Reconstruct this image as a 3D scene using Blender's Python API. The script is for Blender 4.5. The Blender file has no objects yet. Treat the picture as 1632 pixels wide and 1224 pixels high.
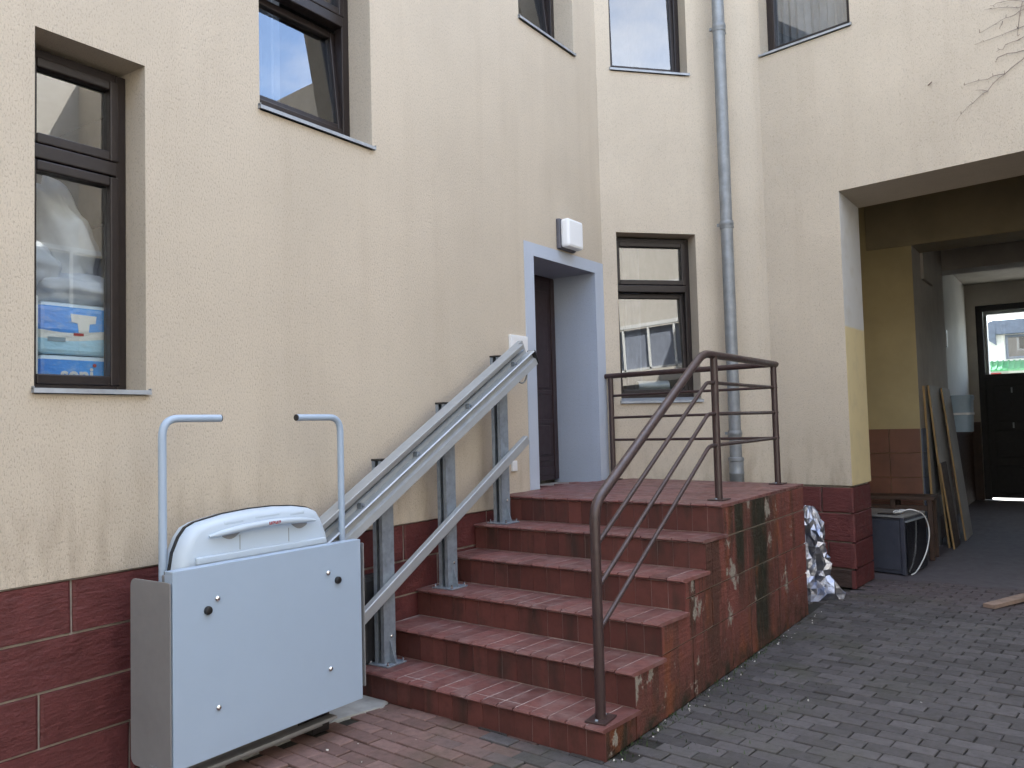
import bpy, bmesh, math, random
from mathutils import Vector, Matrix, Euler
from math import sin, cos, pi, radians, sqrt, atan2
R = random.Random(7)
sc = bpy.context.scene
COL = sc.collection

# ------------------------------------------------------------------ camera, world, sun, exposure
YAW, PITCH, ROLL = radians(34.50), radians(2.905), radians(-1.506)
CAM = Vector((3.842, 0.0, 1.6))
cd = bpy.data.cameras.new('camera'); cam = bpy.data.objects.new('camera', cd); COL.objects.link(cam)
cd.sensor_width = 36; cd.lens = 36*1330/1632; cd.clip_end = 400; cd.clip_start = .05
cam.matrix_world = Matrix.Translation(CAM) @ Matrix.Rotation(YAW, 4, 'Z') @ Matrix.Rotation(pi/2+PITCH, 4, 'X') @ Matrix.Rotation(ROLL, 4, 'Z')
sc.camera = cam
SUN = Vector((-.42, .44, .79)).normalized()
w = bpy.data.worlds.new('World'); sc.world = w; w.use_nodes = True
nt = w.node_tree; bg = nt.nodes['Background']
sky = nt.nodes.new('ShaderNodeTexSky'); sky.sky_type = 'NISHITA'; sky.sun_disc = False
sky.sun_elevation = math.asin(SUN.z); sky.sun_rotation = atan2(SUN.x, SUN.y)
sky.air_density = 1.0; sky.dust_density = .7; sky.ozone_density = 1.0
def wn(t, **k):
    n = nt.nodes.new('ShaderNode'+t)
    for a, b in k.items(): setattr(n, a, b)
    return n
tc = wn('TexCoord'); mp = wn('Mapping'); mp.inputs['Scale'].default_value = (1, 1, 2.2); cn = wn('TexNoise'); cn.inputs['Scale'].default_value = 2.1; cn.inputs['Detail'].default_value = 7; cn.inputs['Roughness'].default_value = .58
cr_ = wn('MapRange'); cr_.inputs[1].default_value = .38; cr_.inputs[2].default_value = .56; cr_.inputs[4].default_value = .62
bwn = wn('RGBToBW'); cm = wn('Mix', data_type='RGBA'); sc_ = wn('Math', operation='MULTIPLY'); sc_.inputs[1].default_value = 2.5
nt.links.new(tc.outputs['Generated'], mp.inputs[0]); nt.links.new(mp.outputs[0], cn.inputs['Vector']); nt.links.new(cn.outputs['Fac'], cr_.inputs[0])
nt.links.new(sky.outputs[0], bwn.inputs[0]); nt.links.new(bwn.outputs[0], sc_.inputs[0]); nt.links.new(cr_.outputs[0], cm.inputs[0]); nt.links.new(sky.outputs[0], cm.inputs[6]); nt.links.new(sc_.outputs[0], cm.inputs[7])
nt.links.new(cm.outputs[2], bg.inputs[0]); bg.inputs[1].default_value = .15
sd = bpy.data.lights.new('sun', 'SUN'); sd.energy = 3.1; sd.angle = radians(.6); sd.color = (1, .97, .92)
so = bpy.data.objects.new('sun', sd); COL.objects.link(so); so.location = (0, 0, 20)
so.rotation_euler = SUN.to_track_quat('Z', 'Y').to_euler()
vs = sc.view_settings; vs.view_transform = 'Standard'; vs.look = 'None'; vs.gamma = 1; vs.use_curve_mapping = False
vs.exposure = 2.87
sc.render.engine = 'CYCLES'
sc.cycles.use_denoising = True
sc.cycles.max_bounces = 10; sc.cycles.diffuse_bounces = 6; sc.cycles.glossy_bounces = 5
sc.cycles.transmission_bounces = 6; sc.cycles.transparent_max_bounces = 12
sc.cycles.sample_clamp_indirect = 6; sc.cycles.caustics_reflective = False; sc.cycles.caustics_refractive = False

# ------------------------------------------------------------------ materials
MATS = {}
class NT:
    def __init__(s, name):
        s.m = bpy.data.materials.new(name); s.m.use_nodes = True
        s.t = s.m.node_tree; s.t.nodes.clear()
        s.out = s.t.nodes.new('ShaderNodeOutputMaterial')
        MATS[name] = s.m
    def n(s, typ, **kw):
        nd = s.t.nodes.new('ShaderNode'+typ)
        for k, v in kw.items():
            if k in nd.inputs.keys() if hasattr(nd.inputs, 'keys') else False: s.set(nd, k, v)
            elif hasattr(nd, k): setattr(nd, k, v)
            else: s.set(nd, k, v)
        return nd
    def set(s, nd, k, v):
        k = int(k[1:]) if isinstance(k, str) and k[0] == '_' else k
        if hasattr(v, 'is_output'): s.t.links.new(v, nd.inputs[k])
        else: nd.inputs[k].default_value = v
    def pos(s): return s.n('NewGeometry').outputs['Position']
    def obj(s): return s.n('TexCoord').outputs['Object']
    def map(s, vec, scale=(1, 1, 1), loc=(0, 0, 0)):
        m = s.n('Mapping'); s.set(m, 'Vector', vec); m.inputs['Scale'].default_value = scale; m.inputs['Location'].default_value = loc
        return m.outputs[0]
    def noise(s, vec, scale=5, detail=3, rough=.5):
        nd = s.n('TexNoise'); s.set(nd, 'Vector', vec); nd.inputs['Scale'].default_value = scale
        nd.inputs['Detail'].default_value = detail; nd.inputs['Roughness'].default_value = rough
        return nd.outputs['Fac']
    def rng(s, v, a, b, c=0., d=1.):
        nd = s.n('MapRange'); s.set(nd, 0, v); nd.inputs[1].default_value = a; nd.inputs[2].default_value = b
        nd.inputs[3].default_value = c; nd.inputs[4].default_value = d
        return nd.outputs[0]
    def math(s, op, a, b=0.):
        nd = s.n('Math', operation=op); s.set(nd, 0, a); s.set(nd, 1, b); return nd.outputs[0]
    def mix(s, f, a, b, mode='MIX'):
        nd = s.n('Mix', data_type='RGBA', blend_type=mode)
        s.set(nd, 0, f); s.set(nd, 6, a if hasattr(a, 'is_output') else (*a, 1)); s.set(nd, 7, b if hasattr(b, 'is_output') else (*b, 1))
        return nd.outputs[2]
    def sep(s, vec):
        nd = s.n('SeparateXYZ'); s.set(nd, 0, vec); return nd.outputs
    def bump(s, h, strength=.3, dist=.01, normal=None):
        nd = s.n('Bump'); s.set(nd, 'Height', h); nd.inputs['Strength'].default_value = strength; nd.inputs['Distance'].default_value = dist
        if normal: s.set(nd, 'Normal', normal)
        return nd.outputs[0]
    def bsdf(s, color, rough=.6, metal=0., normal=None, spec=.5, coat=0.):
        p = s.n('BsdfPrincipled')
        s.set(p, 'Base Color', color if hasattr(color, 'is_output') else (*color, 1))
        s.set(p, 'Roughness', rough); s.set(p, 'Metallic', metal); s.set(p, 'Specular IOR Level', spec); s.set(p, 'Coat Weight', coat)
        if normal: s.set(p, 'Normal', normal)
        s.t.links.new(p.outputs[0], s.out.inputs[0]); return p

def mat_plaster(name, col, grain=1., stain=.25, foot=0.):
    s = NT(name); P = s.pos()
    fine = s.noise(s.map(P, (230, 230, 110)), 1, 3, .6)
    worm = s.noise(s.map(P, (150, 150, 66)), 1, 2, .5)
    grit = s.noise(P, 260, 2)
    big = s.noise(P, 1.1, 4, .55)
    streak = s.noise(s.map(P, (5, 5, .35)), 1, 4, .6)
    c = s.mix(s.rng(big, .3, .7), [x*.93 for x in col], [min(1, x*1.05) for x in col])
    c = s.mix(s.rng(streak, .5, .8, 0, stain), c, [col[0]*.66, col[1]*.62, col[2]*.58])
    pits = s.rng(worm, .33, .46, 1, 0)
    c = s.mix(s.math('MULTIPLY', pits, .30*grain), c, [x*.42 for x in col])
    c = s.mix(s.rng(fine, .38, .62, .16*grain, 0), c, [x*.6 for x in col])
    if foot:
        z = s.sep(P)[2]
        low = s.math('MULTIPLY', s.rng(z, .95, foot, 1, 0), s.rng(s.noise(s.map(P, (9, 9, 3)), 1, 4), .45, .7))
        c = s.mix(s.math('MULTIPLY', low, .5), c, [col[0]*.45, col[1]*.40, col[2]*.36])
    h = s.math('ADD', s.math('MULTIPLY', s.rng(worm, .28, .5), 1.), s.math('ADD', s.math('MULTIPLY', fine, .8), s.math('MULTIPLY', grit, .35)))
    s.bsdf(c, .93, normal=s.bump(h, .42*grain, .0035), spec=.25)
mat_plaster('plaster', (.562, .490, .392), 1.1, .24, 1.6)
mat_plaster('plaster_pale', (.53, .47, .42), .9, .3)
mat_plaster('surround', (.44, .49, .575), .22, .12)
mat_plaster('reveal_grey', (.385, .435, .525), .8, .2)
mat_plaster('render_far', (.56, .53, .47), .6, .2)
mat_plaster('brick_far_base', (.6, .58, .55), .4, .3)

def mat_jamb():
    s = NT('jamb'); P = s.pos(); z = s.sep(P)[2]
    n = s.noise(P, 6, 4)
    edge = s.math('ADD', z, s.rng(n, 0, 1, -.01, .01))
    c = s.mix(s.rng(edge, 2.455, 2.475), (.70, .58, .33), (.62, .61, .585))
    c = s.mix(s.rng(n, .5, .8, 0, .3), c, (.42, .36, .26))
    s.bsdf(c, .85, normal=s.bump(s.noise(P, 70, 3), .25, .004), spec=.3)
mat_jamb()
def mat_simple(name, col, rough=.6, metal=0., var=.12, scale=8., bump=.0, bscale=60., spec=.5, dark=None, coat=0.):
    s = NT(name); P = s.obj() if False else s.pos()
    n = s.noise(P, scale, 4, .6)
    c = s.mix(s.rng(n, .3, .72), [x*(1-var) for x in col], [min(1, x*(1+var)) for x in col])
    if dark: c = s.mix(s.rng(s.noise(P, scale*.5, 5, .65), .55, .75, 0, .7), c, dark)
    r = s.rng(s.noise(P, scale*3, 3), .3, .7, max(.02, rough-.08), min(1, rough+.08))
    s.bsdf(c, r, metal, s.bump(s.noise(P, bscale, 3), bump, .004) if bump else None, spec, coat)
mat_simple('passage_yellow', (.36, .285, .145), .8, var=.08, scale=3, bump=.2)
mat_simple('beam_paint', (.25, .20, .12), .85, var=.12, scale=3)
mat_simple('passage_grey', (.38, .345, .30), .85, var=.12, scale=2.5, bump=.2)
mat_simple('passage_white', (.55, .55, .52), .8, var=.06, scale=2)
mat_simple('room_wall', (.75, .75, .73), .8, var=.05)
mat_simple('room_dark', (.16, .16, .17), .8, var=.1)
mat_simple('curtain', (.20, .21, .24), .9, var=.15, scale=5)
mat_simple('frame_brown', (.024, .018, .017), .36, spec=.35, var=.15, scale=14, bump=.05, bscale=30)
mat_simple('rubber', (.012, .012, .013), .5)
mat_simple('zinc', (.235, .25, .26), .52, .3, var=.16, scale=11, bump=.06, bscale=25, dark=(.25, .28, .31))
mat_simple('sill_metal', (.33, .35, .37), .5, .3, var=.2, scale=9, dark=(.14, .13, .12))
mat_simple('galvanised', (.25, .29, .335), .5, .35, var=.22, scale=22, bump=.05, dark=(.22, .27, .33))
mat_simple('aluminium', (.40, .425, .44), .46, .4, var=.05, scale=9)
mat_simple('lift_paint', (.35, .44, .555), .36, 0, var=.02, scale=3, bump=.02, bscale=300)
mat_simple('lift_grey', (.24, .245, .25), .5, .1, var=.05, scale=7)
mat_simple('lift_plastic', (.47, .55, .63), .42, 0, var=0)
mat_simple('chrome', (.7, .7, .7), .12, 1.)
mat_simple('black_plastic', (.015, .015, .016), .38)
mat_simple('red_print', (.32, .035, .045), .5)
mat_simple('rail_paint', (.048, .028, .027), .42, .0, var=.25, scale=16, bump=.08, bscale=80, dark=(.030, .018, .016), coat=.12)
mat_simple('door_brown', (.032, .019, .021), .4, var=.12, scale=6, bump=.05)
mat_simple('gate_dark', (.010, .008, .008), .6, var=.2, scale=6)
mat_simple('white_plastic', (.74, .75, .75), .4, var=.03)
mat_simple('lamp_white', (.80, .82, .84), .4, var=0)
mat_simple('lamp_base', (.10, .10, .12), .5)
mat_simple('oven_side', (.080, .086, .112), .4, .35, var=.12, scale=8)
mat_simple('oven_glass', (.010, .010, .012), .08, .0, spec=.7)
mat_simple('oven_top', (.30, .30, .29), .45, .4, var=.15)
mat_simple('cable_white', (.72, .72, .70), .5)
mat_simple('chipboard', (.36, .345, .325), .7, var=.1, scale=3)
mat_simple('board_edge', (.32, .20, .08), .7, var=.2, scale=9)
mat_simple('wood_dark', (.050, .026, .016), .6, var=.3, scale=7)
mat_simple('wood_raw', (.27, .19, .145), .75, var=.25, scale=12, bump=.2, bscale=30)
mat_simple('bucket_blue', (.30, .40, .48), .45, var=.06)
mat_simple('bin_black', (.012, .012, .014), .55)
mat_simple('sack', (.64, .66, .70), .8, var=.14, scale=5, bump=.4, bscale=14)
mat_simple('carton', (.82, .82, .79), .7, var=.05)
mat_simple('mortar', (.30, .27, .235), .9, var=.25, scale=16, bump=.5, bscale=90)
mat_simple('tile_bed', (.32, .255, .235), .9, var=.35, scale=14, bump=.3)
mat_simple('concrete', (.36, .36, .34), .88, var=.2, scale=9, bump=.4, bscale=60, dark=(.22, .21, .19))
mat_simple('floor_dark', (.095, .082, .090), .75, var=.2, scale=5, bump=.3, bscale=40, dark=(.045, .04, .043))
mat_simple('soil', (.022, .020, .016), .95, var=.35, scale=20, bump=.8, bscale=70, dark=(.02, .028, .012))
mat_simple('twig', (.22, .175, .15), .85, var=.3)
mat_simple('moss', (.030, .055, .014), .9, var=.5, scale=30)
mat_simple('crumb', (.62, .60, .56), .85)
mat_simple('street_paving', (.34, .33, .31), .9, var=.15)
mat_simple('green_tile', (.05, .26, .10), .5, var=.2)
mat_simple('slate', (.08, .10, .14), .6, var=.2)
mat_simple('white_brick', (.72, .71, .69), .85, var=.08, scale=6)
mat_simple('red_sign', (.45, .03, .04), .5)
mat_simple('roofing', (.12, .09, .08), .85)
mat_simple('white_metal', (.78, .80, .78), .4)
mat_simple('blind_blue', (.24, .27, .33), .7)
mat_simple('dado_tile', (.155, .066, .040), .45, var=.22, scale=4, dark=(.10, .04, .02))

def mat_red(name, col, peel=0., seep=0.):
    s = NT(name); P = s.pos(); rnd = s.n('ObjectInfo').outputs['Random']
    n1 = s.noise(P, 9, 5, .65); n2 = s.noise(s.map(P, (10, 10, 42)), 1, 4, .6); n3 = s.noise(P, 70, 3)
    c = s.mix(s.rng(n1, .3, .7), [x*.72 for x in col], [x*1.2 for x in col])
    c = s.mix(s.rng(n2, .56, .75, 0, .35), c, (col[0]*1.25, col[1]*1.9, col[2]*1.9))
    c = s.mix(s.rng(rnd, 0, 1, 0, .22), c, (col[0]*.6, col[1]*.6, col[2]*.6))
    if seep:
        st = s.noise(s.map(P, (4, 3.0, .22), (3.1, 2.35, 0)), 1, 5, .7)
        st2 = s.noise(s.map(P, (1, 11, .5)), 1, 3, .6)
        zz = s.sep(P)[2]
        m = s.math('MULTIPLY', s.rng(st, .49, .535), s.rng(st2, .30, .5))
        m2 = s.math('MULTIPLY', s.rng(zz, .02, .34, 1, 0), s.rng(n1, .33, .6))
        yy = s.math('ADD', s.sep(P)[1], s.rng(s.noise(s.map(P, (1, 6, 1.1)), 1, 4, .7), 0, 1, -.09, .09))
        m = s.math('MULTIPLY', m, .6)
        for y0, wd, zlo, zhi, k in ((5.50, .13, .2, .7, 1.), (5.34, .05, .5, .9, .8), (5.90, .26, -.35, .12, 1.), (6.12, .07, .5, .9, .8), (4.66, .06, .1, .5, .9), (4.93, .05, .0, .3, .6), (6.72, .05, .3, .7, .55), (3.68, .20, -.3, -.1, .92), (3.98, .05, .0, .25, .6)):
            d_ = s.math('ABSOLUTE', s.math('SUBTRACT', yy, y0))
            b_ = s.math('MULTIPLY', s.rng(d_, wd*.45, wd, k, 0), s.rng(zz, zlo, zhi))
            m = s.math('MAXIMUM', m, s.math('MULTIPLY', b_, s.rng(st2, .25, .48)))
        m = s.math('MAXIMUM', m, m2)
        c = s.mix(s.math('MULTIPLY', m, seep), c, (.018, .019, .010))
        orange = s.noise(s.map(P, (1, 5, 2.2), (0, 5, 3)), 1, 3)
        c = s.mix(s.rng(orange, .55, .7, 0, .55), c, (.22, .065, .022))
    if peel:
        pk = s.noise(s.map(P, (3.6, 3.6, 2.6), (7.3, .4, 2)), 1, 5, .66)
        m = s.rng(s.math('ADD', pk, s.math('MULTIPLY', s.math('SUBTRACT', n3, .5), .06)), .662-.06*peel, .69-.06*peel)
        c = s.mix(m, c, s.mix(n3, (.16, .14, .115), (.36, .33, .28)))
    h = s.math('ADD', s.math('MULTIPLY', n2, 1.2), s.math('ADD', n1, s.math('MULTIPLY', n3, .5)))
    s.bsdf(c, s.rng(n1, .3, .7, .5, .75), normal=s.bump(h, .65, .010), spec=.4)
mat_red('plinth_red', (.116, .031, .030))
mat_red('side_red', (.180, .058, .046), .80, .97)
mat_red('stone_dark', (.055, .035, .030))

def mat_tile(name, col, nose=False):
    s = NT(name); P = s.pos(); rnd = s.n('ObjectInfo').outputs['Random']
    n1 = s.noise(P, 14, 5, .65); n2 = s.noise(P, 120, 2); n3 = s.noise(s.map(P, (9, 9, 2)), 1, 4)
    c = s.mix(rnd, [x*.72 for x in col], [x*1.22 for x in col])
    c = s.mix(s.rng(n1, .42, .72, 0, .55), c, (col[0]*.55, col[1]*.62, col[2]*.62))
    if nose:
        c = s.mix(s.rng(n3, .45, .7, 0, .6), c, (.215, .135, .125))
    else:
        c = s.mix(s.rng(n3, .50, .70, 0, .8), c, (.032, .022, .017))
    s.bsdf(c, s.rng(n1, .3, .7, .38, .62), normal=s.bump(s.math('ADD', n1, s.math('MULTIPLY', n2, .3)), .25, .004), spec=.5)
mat_tile('tread_tile', (.175, .070, .062), True)
mat_tile('riser_tile', (.118, .040, .033))

def mat_paver(name, attr):
    s = NT(name); P = s.pos()
    rnd = s.n('Attribute', attribute_name='rnd').outputs['Fac'] if attr else s.n('ObjectInfo').outputs['Random']
    xyz = s.sep(P)
    n1 = s.noise(P, 18, 5, .65); n2 = s.noise(P, 240, 2); n3 = s.noise(P, 1.3, 3)
    grey = s.mix(rnd, (.054, .0495, .050), (.100, .092, .094))
    red = s.mix(rnd, (.140, .082, .070), (.215, .130, .112))
    zone = s.math('ADD', s.math('MULTIPLY', s.math('SUBTRACT', 1.75, xyz[0]), 1.3), s.math('MULTIPLY', s.math('SUBTRACT', 3.35, xyz[1]), 1.1))
    zone = s.math('ADD', zone, s.math('MULTIPLY', s.math('SUBTRACT', s.math('FRACT', s.math('MULTIPLY', rnd, 17.3)), .5), 1.3))
    c = s.mix(s.rng(zone, 0, .8), grey, red)
    far = s.math('MULTIPLY', s.rng(s.math('ADD', xyz[1], s.rng(n3, 0, 1, -.6, .6)), 7.4, 8.4), .55)
    c = s.mix(far, c, (.108, .078, .082))
    c = s.mix(s.rng(n1, .45, .75, 0, .45), c, (.045, .042, .036))
    mossm = s.math('MULTIPLY', s.rng(s.noise(P, 2.3, 4), .50, .68), s.rng(xyz[0], 3.4, 2.0))
    c = s.mix(s.math('MULTIPLY', mossm, .45), c, (.050, .055, .028))
    c = s.mix(s.rng(n2, .62, .72, 0, .35), c, (.20, .19, .18))
    s.bsdf(c, s.rng(n1, .3, .7, .62, .88), normal=s.bump(s.math('ADD', n1, s.math('MULTIPLY', n2, .6)), .5, .004), spec=.35)
mat_paver('paver', False); mat_paver('paver_rest', True)

def mat_glass():
    s = NT('glass')
    f = s.n('Fresnel'); f.inputs[0].default_value = 1.52
    boost = s.rng(f.outputs[0], 0, 1, .19, 1.)
    t = s.n('BsdfTransparent'); t.inputs[0].default_value = (.96, .98, .975, 1)
    g = s.n('BsdfGlossy'); g.inputs['Roughness'].default_value = .004
    pass
    back = s.n('NewGeometry').outputs['Backfacing']; boost = s.math('MULTIPLY', boost, s.math('SUBTRACT', 1., back))
    m = s.n('MixShader'); s.set(m, 0, boost); s.t.links.new(t.outputs[0], m.inputs[1]); s.t.links.new(g.outputs[0], m.inputs[2])
    s.t.links.new(m.outputs[0], s.out.inputs[0])
mat_glass()
def mat_foil():
    s = NT('foil'); P = s.pos()
    n = s.noise(P, 26, 3, .6)
    c = s.mix(s.rng(s.noise(P, 9, 2), .4, .6), (.26, .29, .38), (.42, .42, .45))
    s.bsdf(c, .34, .9, s.bump(n, .5, .012))
mat_foil()
def mat_pack():
    s = NT('pack_print'); g = s.n('TexCoord').outputs['Generated']; xyz = s.sep(g)
    z = s.math('ADD', xyz[2], s.math('MULTIPLY', s.math('SINE', s.math('MULTIPLY', xyz[1], 7.)), .04))
    blue = s.mix(s.rng(xyz[1], 0, 1), (.04, .30, .95), (.10, .48, 1.))
    c = s.mix(s.math('GREATER_THAN', z, .44), (.45, .75, .95), blue)
    c = s.mix(s.math('MULTIPLY', s.math('GREATER_THAN', z, .30), s.math('LESS_THAN', z, .46)), c, (.85, .86, .84))
    c = s.mix(s.math('GREATER_THAN', xyz[2], .92), c, (.70, .82, .92))
    wr = s.noise(g, 9, 4)
    c = s.mix(s.rng(wr, .5, .75, 0, .35), c, (.6, .66, .7))
    s.bsdf(c, .25, normal=s.bump(wr, .4, .02), coat=.3)
mat_pack()

# ------------------------------------------------------------------ mesh helpers
class MB:
    def __init__(s): s.v = []; s.f = []
    def add(s, vs, fs):
        o = len(s.v); s.v += [tuple(p) for p in vs]; s.f += [tuple(i+o for i in f) for f in fs]; return s
    def box(s, x0, x1, y0, y1, z0, z1, m=None):
        vs = [Vector((x, y, z)) for z in (z0, z1) for y in (y0, y1) for x in (x0, x1)]
        if m is not None: vs = [m @ p for p in vs]
        return s.add(vs, [(0, 2, 3, 1), (4, 5, 7, 6), (0, 1, 5, 4), (2, 6, 7, 3), (0, 4, 6, 2), (1, 3, 7, 5)])
    def quad(s, *p): return s.add(p, [tuple(range(len(p)))])
    def prism(s, poly, a, b):          # poly: list of 3D points; extrude by vector
        n = len(poly); d = Vector(b)
        vs = [Vector(p)+Vector(a) for p in poly]; vs += [p+d for p in vs]
        return s.add(vs, [tuple(range(n))[::-1], tuple(range(n, 2*n))] + [(i, (i+1) % n, n+(i+1) % n, n+i) for i in range(n)])
    def tube(s, path, r, seg=12, caps=True, close=False):
        P = [Vector(p) for p in path]; n = len(P); rr = r if isinstance(r, (list, tuple)) else [r]*n
        rings = []; up = None
        for i in range(n):
            t = (P[min(i+1, n-1)]-P[max(i-1, 0)]).normalized()
            if up is None: up = Vector((0, 0, 1)) if abs(t.z) < .9 else Vector((1, 0, 0))
            u = (up - t*up.dot(t)).normalized(); v = t.cross(u); up = u
            rings.append([P[i]+(u*cos(2*pi*k/seg)+v*sin(2*pi*k/seg))*rr[i] for k in range(seg)])
        vs = [p for ring in rings for p in ring]; fs = []
        for i in range(n-1):
            for k in range(seg): fs.append((i*seg+k, i*seg+(k+1) % seg, (i+1)*seg+(k+1) % seg, (i+1)*seg+k))
        if caps: fs += [tuple(range(seg))[::-1], tuple((n-1)*seg+k for k in range(seg))]
        return s.add(vs, fs)
    def lathe(s, prof, c, seg=16, axis='Z'):   # prof [(r,h)]
        vs = []; fs = []; n = len(prof)
        for r, h in prof:
            for k in range(seg):
                a = 2*pi*k/seg; x, y = r*cos(a), r*sin(a)
                p = (x, y, h) if axis == 'Z' else ((h, x, y) if axis == 'X' else (x, h, y))
                vs.append(Vector(c)+Vector(p))
        for i in range(n-1):
            for k in range(seg): fs.append((i*seg+k, i*seg+(k+1) % seg, (i+1)*seg+(k+1) % seg, (i+1)*seg+k))
        fs += [tuple(range(seg))[::-1], tuple((n-1)*seg+k for k in range(seg))]
        return s.add(vs, fs)
    def mesh(s, name, mat):
        me = bpy.data.meshes.new(name); me.from_pydata(s.v, [], s.f); me.update()
        bm = bmesh.new(); bm.from_mesh(me); bmesh.ops.recalc_face_normals(bm, faces=bm.faces); bm.to_mesh(me); bm.free()
        if isinstance(mat, str): me.materials.append(MATS[mat])
        return me

def wloc(o):
    l = Vector(o.location)
    while o.parent: o = o.parent; l = l + Vector(o.location)
    return l
def link(name, me, parent=None, loc=None, bevel=0, smooth=False, kind=None):
    """mesh in world coordinates unless loc is given (then mesh is local to loc)"""
    o = bpy.data.objects.new(name, me); COL.objects.link(o)
    L = Vector(loc) if loc is not None else Vector((0, 0, 0))
    if parent is not None:
        o.parent = parent; o.location = L - wloc(parent)
    else: o.location = L
    if bevel:
        b = o.modifiers.new('bevel', 'BEVEL'); b.width = bevel; b.segments = 2; b.limit_method = 'ANGLE'; b.angle_limit = radians(35)
    if smooth:
        for p in me.polygons: p.use_smooth = True
        try: me.set_sharp_from_angle(angle=radians(40))
        except Exception: pass
    if kind: o['kind'] = kind
    return o
def part(name, mb, mat, parent, bevel=0, smooth=False, kind=None, label=None):
    o = link(name, mb.mesh(name, mat), parent, None, bevel, smooth, kind)
    if label: o['label'] = label
    return o
def recenter(o):
    """move a top-level mesh's origin to the middle of its base"""
    me = o.data; xs = [v.co for v in me.vertices]
    c = Vector(((min(p.x for p in xs)+max(p.x for p in xs))/2, (min(p.y for p in xs)+max(p.y for p in xs))/2, min(p.z for p in xs)))
    me.transform(Matrix.Translation(-c)); o.location = Vector(o.location)+c
def tag(o, label, cat, group=None):
    o['label'] = label; o['category'] = cat
    if group: o['group'] = group
    return o
def thing(name, loc, label, cat, group=None):
    o = bpy.data.objects.new(name, None); COL.objects.link(o); o.location = loc; o.empty_display_size = .1
    return tag(o, label, cat, group)
def single(name, mb, mat, label, cat, group=None, **kw):
    o = part(name, mb, mat, None, **kw); recenter(o); return tag(o, label, cat, group)
def fillet(pts, rad, seg=6):
    P = [Vector(p) for p in pts]; out = [P[0]]
    for i in range(1, len(P)-1):
        a, b, c = P[i-1], P[i], P[i+1]
        r = rad[i-1] if isinstance(rad, (list, tuple)) else rad
        d1 = (a-b).normalized(); d2 = (c-b).normalized()
        for k in range(seg+1):
            t = k/seg; out.append(((b+d1*r)*(1-t)+b*t)*(1-t)+(b*(1-t)+(b+d2*r)*t)*t)
    return out+[P[-1]]
def clip(poly, n, d):                  # keep n.p <= d   (2D)
    out = []
    for i in range(len(poly)):
        a, b = poly[i], poly[(i+1) % len(poly)]
        fa, fb = n[0]*a[0]+n[1]*a[1]-d, n[0]*b[0]+n[1]*b[1]-d
        if fa <= 0: out.append(a)
        if fa*fb < 0:
            t = fa/(fa-fb); out.append((a[0]+(b[0]-a[0])*t, a[1]+(b[1]-a[1])*t))
    return out
def inset_prism(poly, z0, z1, ch):      # a slab with a chamfered top from a 2D polygon
    n = len(poly); cx = sum(p[0] for p in poly)/n; cy = sum(p[1] for p in poly)/n
    m = MB(); lo = [(p[0], p[1], z0) for p in poly]; mid = [(p[0], p[1], z1-ch) for p in poly]
    top = []
    for p in poly:
        d = Vector((cx-p[0], cy-p[1])); L = d.length; q = d/L*min(ch*1.4, L*.4) if L else d
        top.append((p[0]+q.x, p[1]+q.y, z1))
    vs = lo+mid+top
    fs = [(i, (i+1) % n, n+(i+1) % n, n+i) for i in range(n)]+[(n+i, n+(i+1) % n, 2*n+(i+1) % n, 2*n+i) for i in range(n)]+[tuple(range(2*n, 3*n))]
    return m.add(vs, fs)

# ------------------------------------------------------------------ plan of the building
ZP = .962                                    # bottom of the plaster, top of the red plinth
MD = Vector((.67, .742, 0)).normalized(); M0 = Vector((0, 7.21, 0)); MN = Vector((MD.y, -MD.x, 0))
RD = Vector((.986, -.169, 0)).normalized(); RN = Vector((RD.y, -RD.x, 0))
FA = M0+MD*1.09; FE = Vector((1.25, 8.379, 0)); FC = Vector((1.081, 8.407, 0))
U_ARCH = (2.0-1.25)/RD.x; ARCH_W = 2.95; ARCH_Z = 3.755
TOP = 10.8; TOPR = 7.4
bld = thing('apartment_building', (0, 7.2, 0), 'cream rough-plastered courtyard building with brown windows, red stone plinth and dark gateway', 'building')

def wall_grid(mb, P0, d, u0, u1, z0, z1, holes):
    us = sorted({u0, u1, *[h[0] for h in holes], *[h[1] for h in holes]}); us = [u for u in us if u0-1e-6 <= u <= u1+1e-6]
    zs = sorted({z0, z1, *[h[2] for h in holes], *[h[3] for h in holes]}); zs = [z for z in zs if z0-1e-6 <= z <= z1+1e-6]
    for a, b in zip(us, us[1:]):
        for c, e in zip(zs, zs[1:]):
            um, zm = (a+b)/2, (c+e)/2
            if any(h[0] < um < h[1] and h[2] < zm < h[3] for h in holes): continue
            p = lambda u, z: P0+d*u+Vector((0, 0, z))
            mb.quad(p(a, c), p(b, c), p(b, e), p(a, e))
def reveal(mb, P0, d, n, h, dep, bottom=True):
    p = lambda u, z, k: P0+d*u+Vector((0, 0, z))-n*k
    a, b, c, e = h
    mb.quad(p(a, c, 0), p(a, e, 0), p(a, e, dep), p(a, c, dep)); mb.quad(p(b, c, 0), p(b, e, 0), p(b, e, dep), p(b, c, dep))
    mb.quad(p(a, e, 0), p(b, e, 0), p(b, e, dep), p(a, e, dep))
    if bottom: mb.quad(p(a, c, 0), p(b, c, 0), p(b, c, dep), p(a, c, dep))

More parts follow.
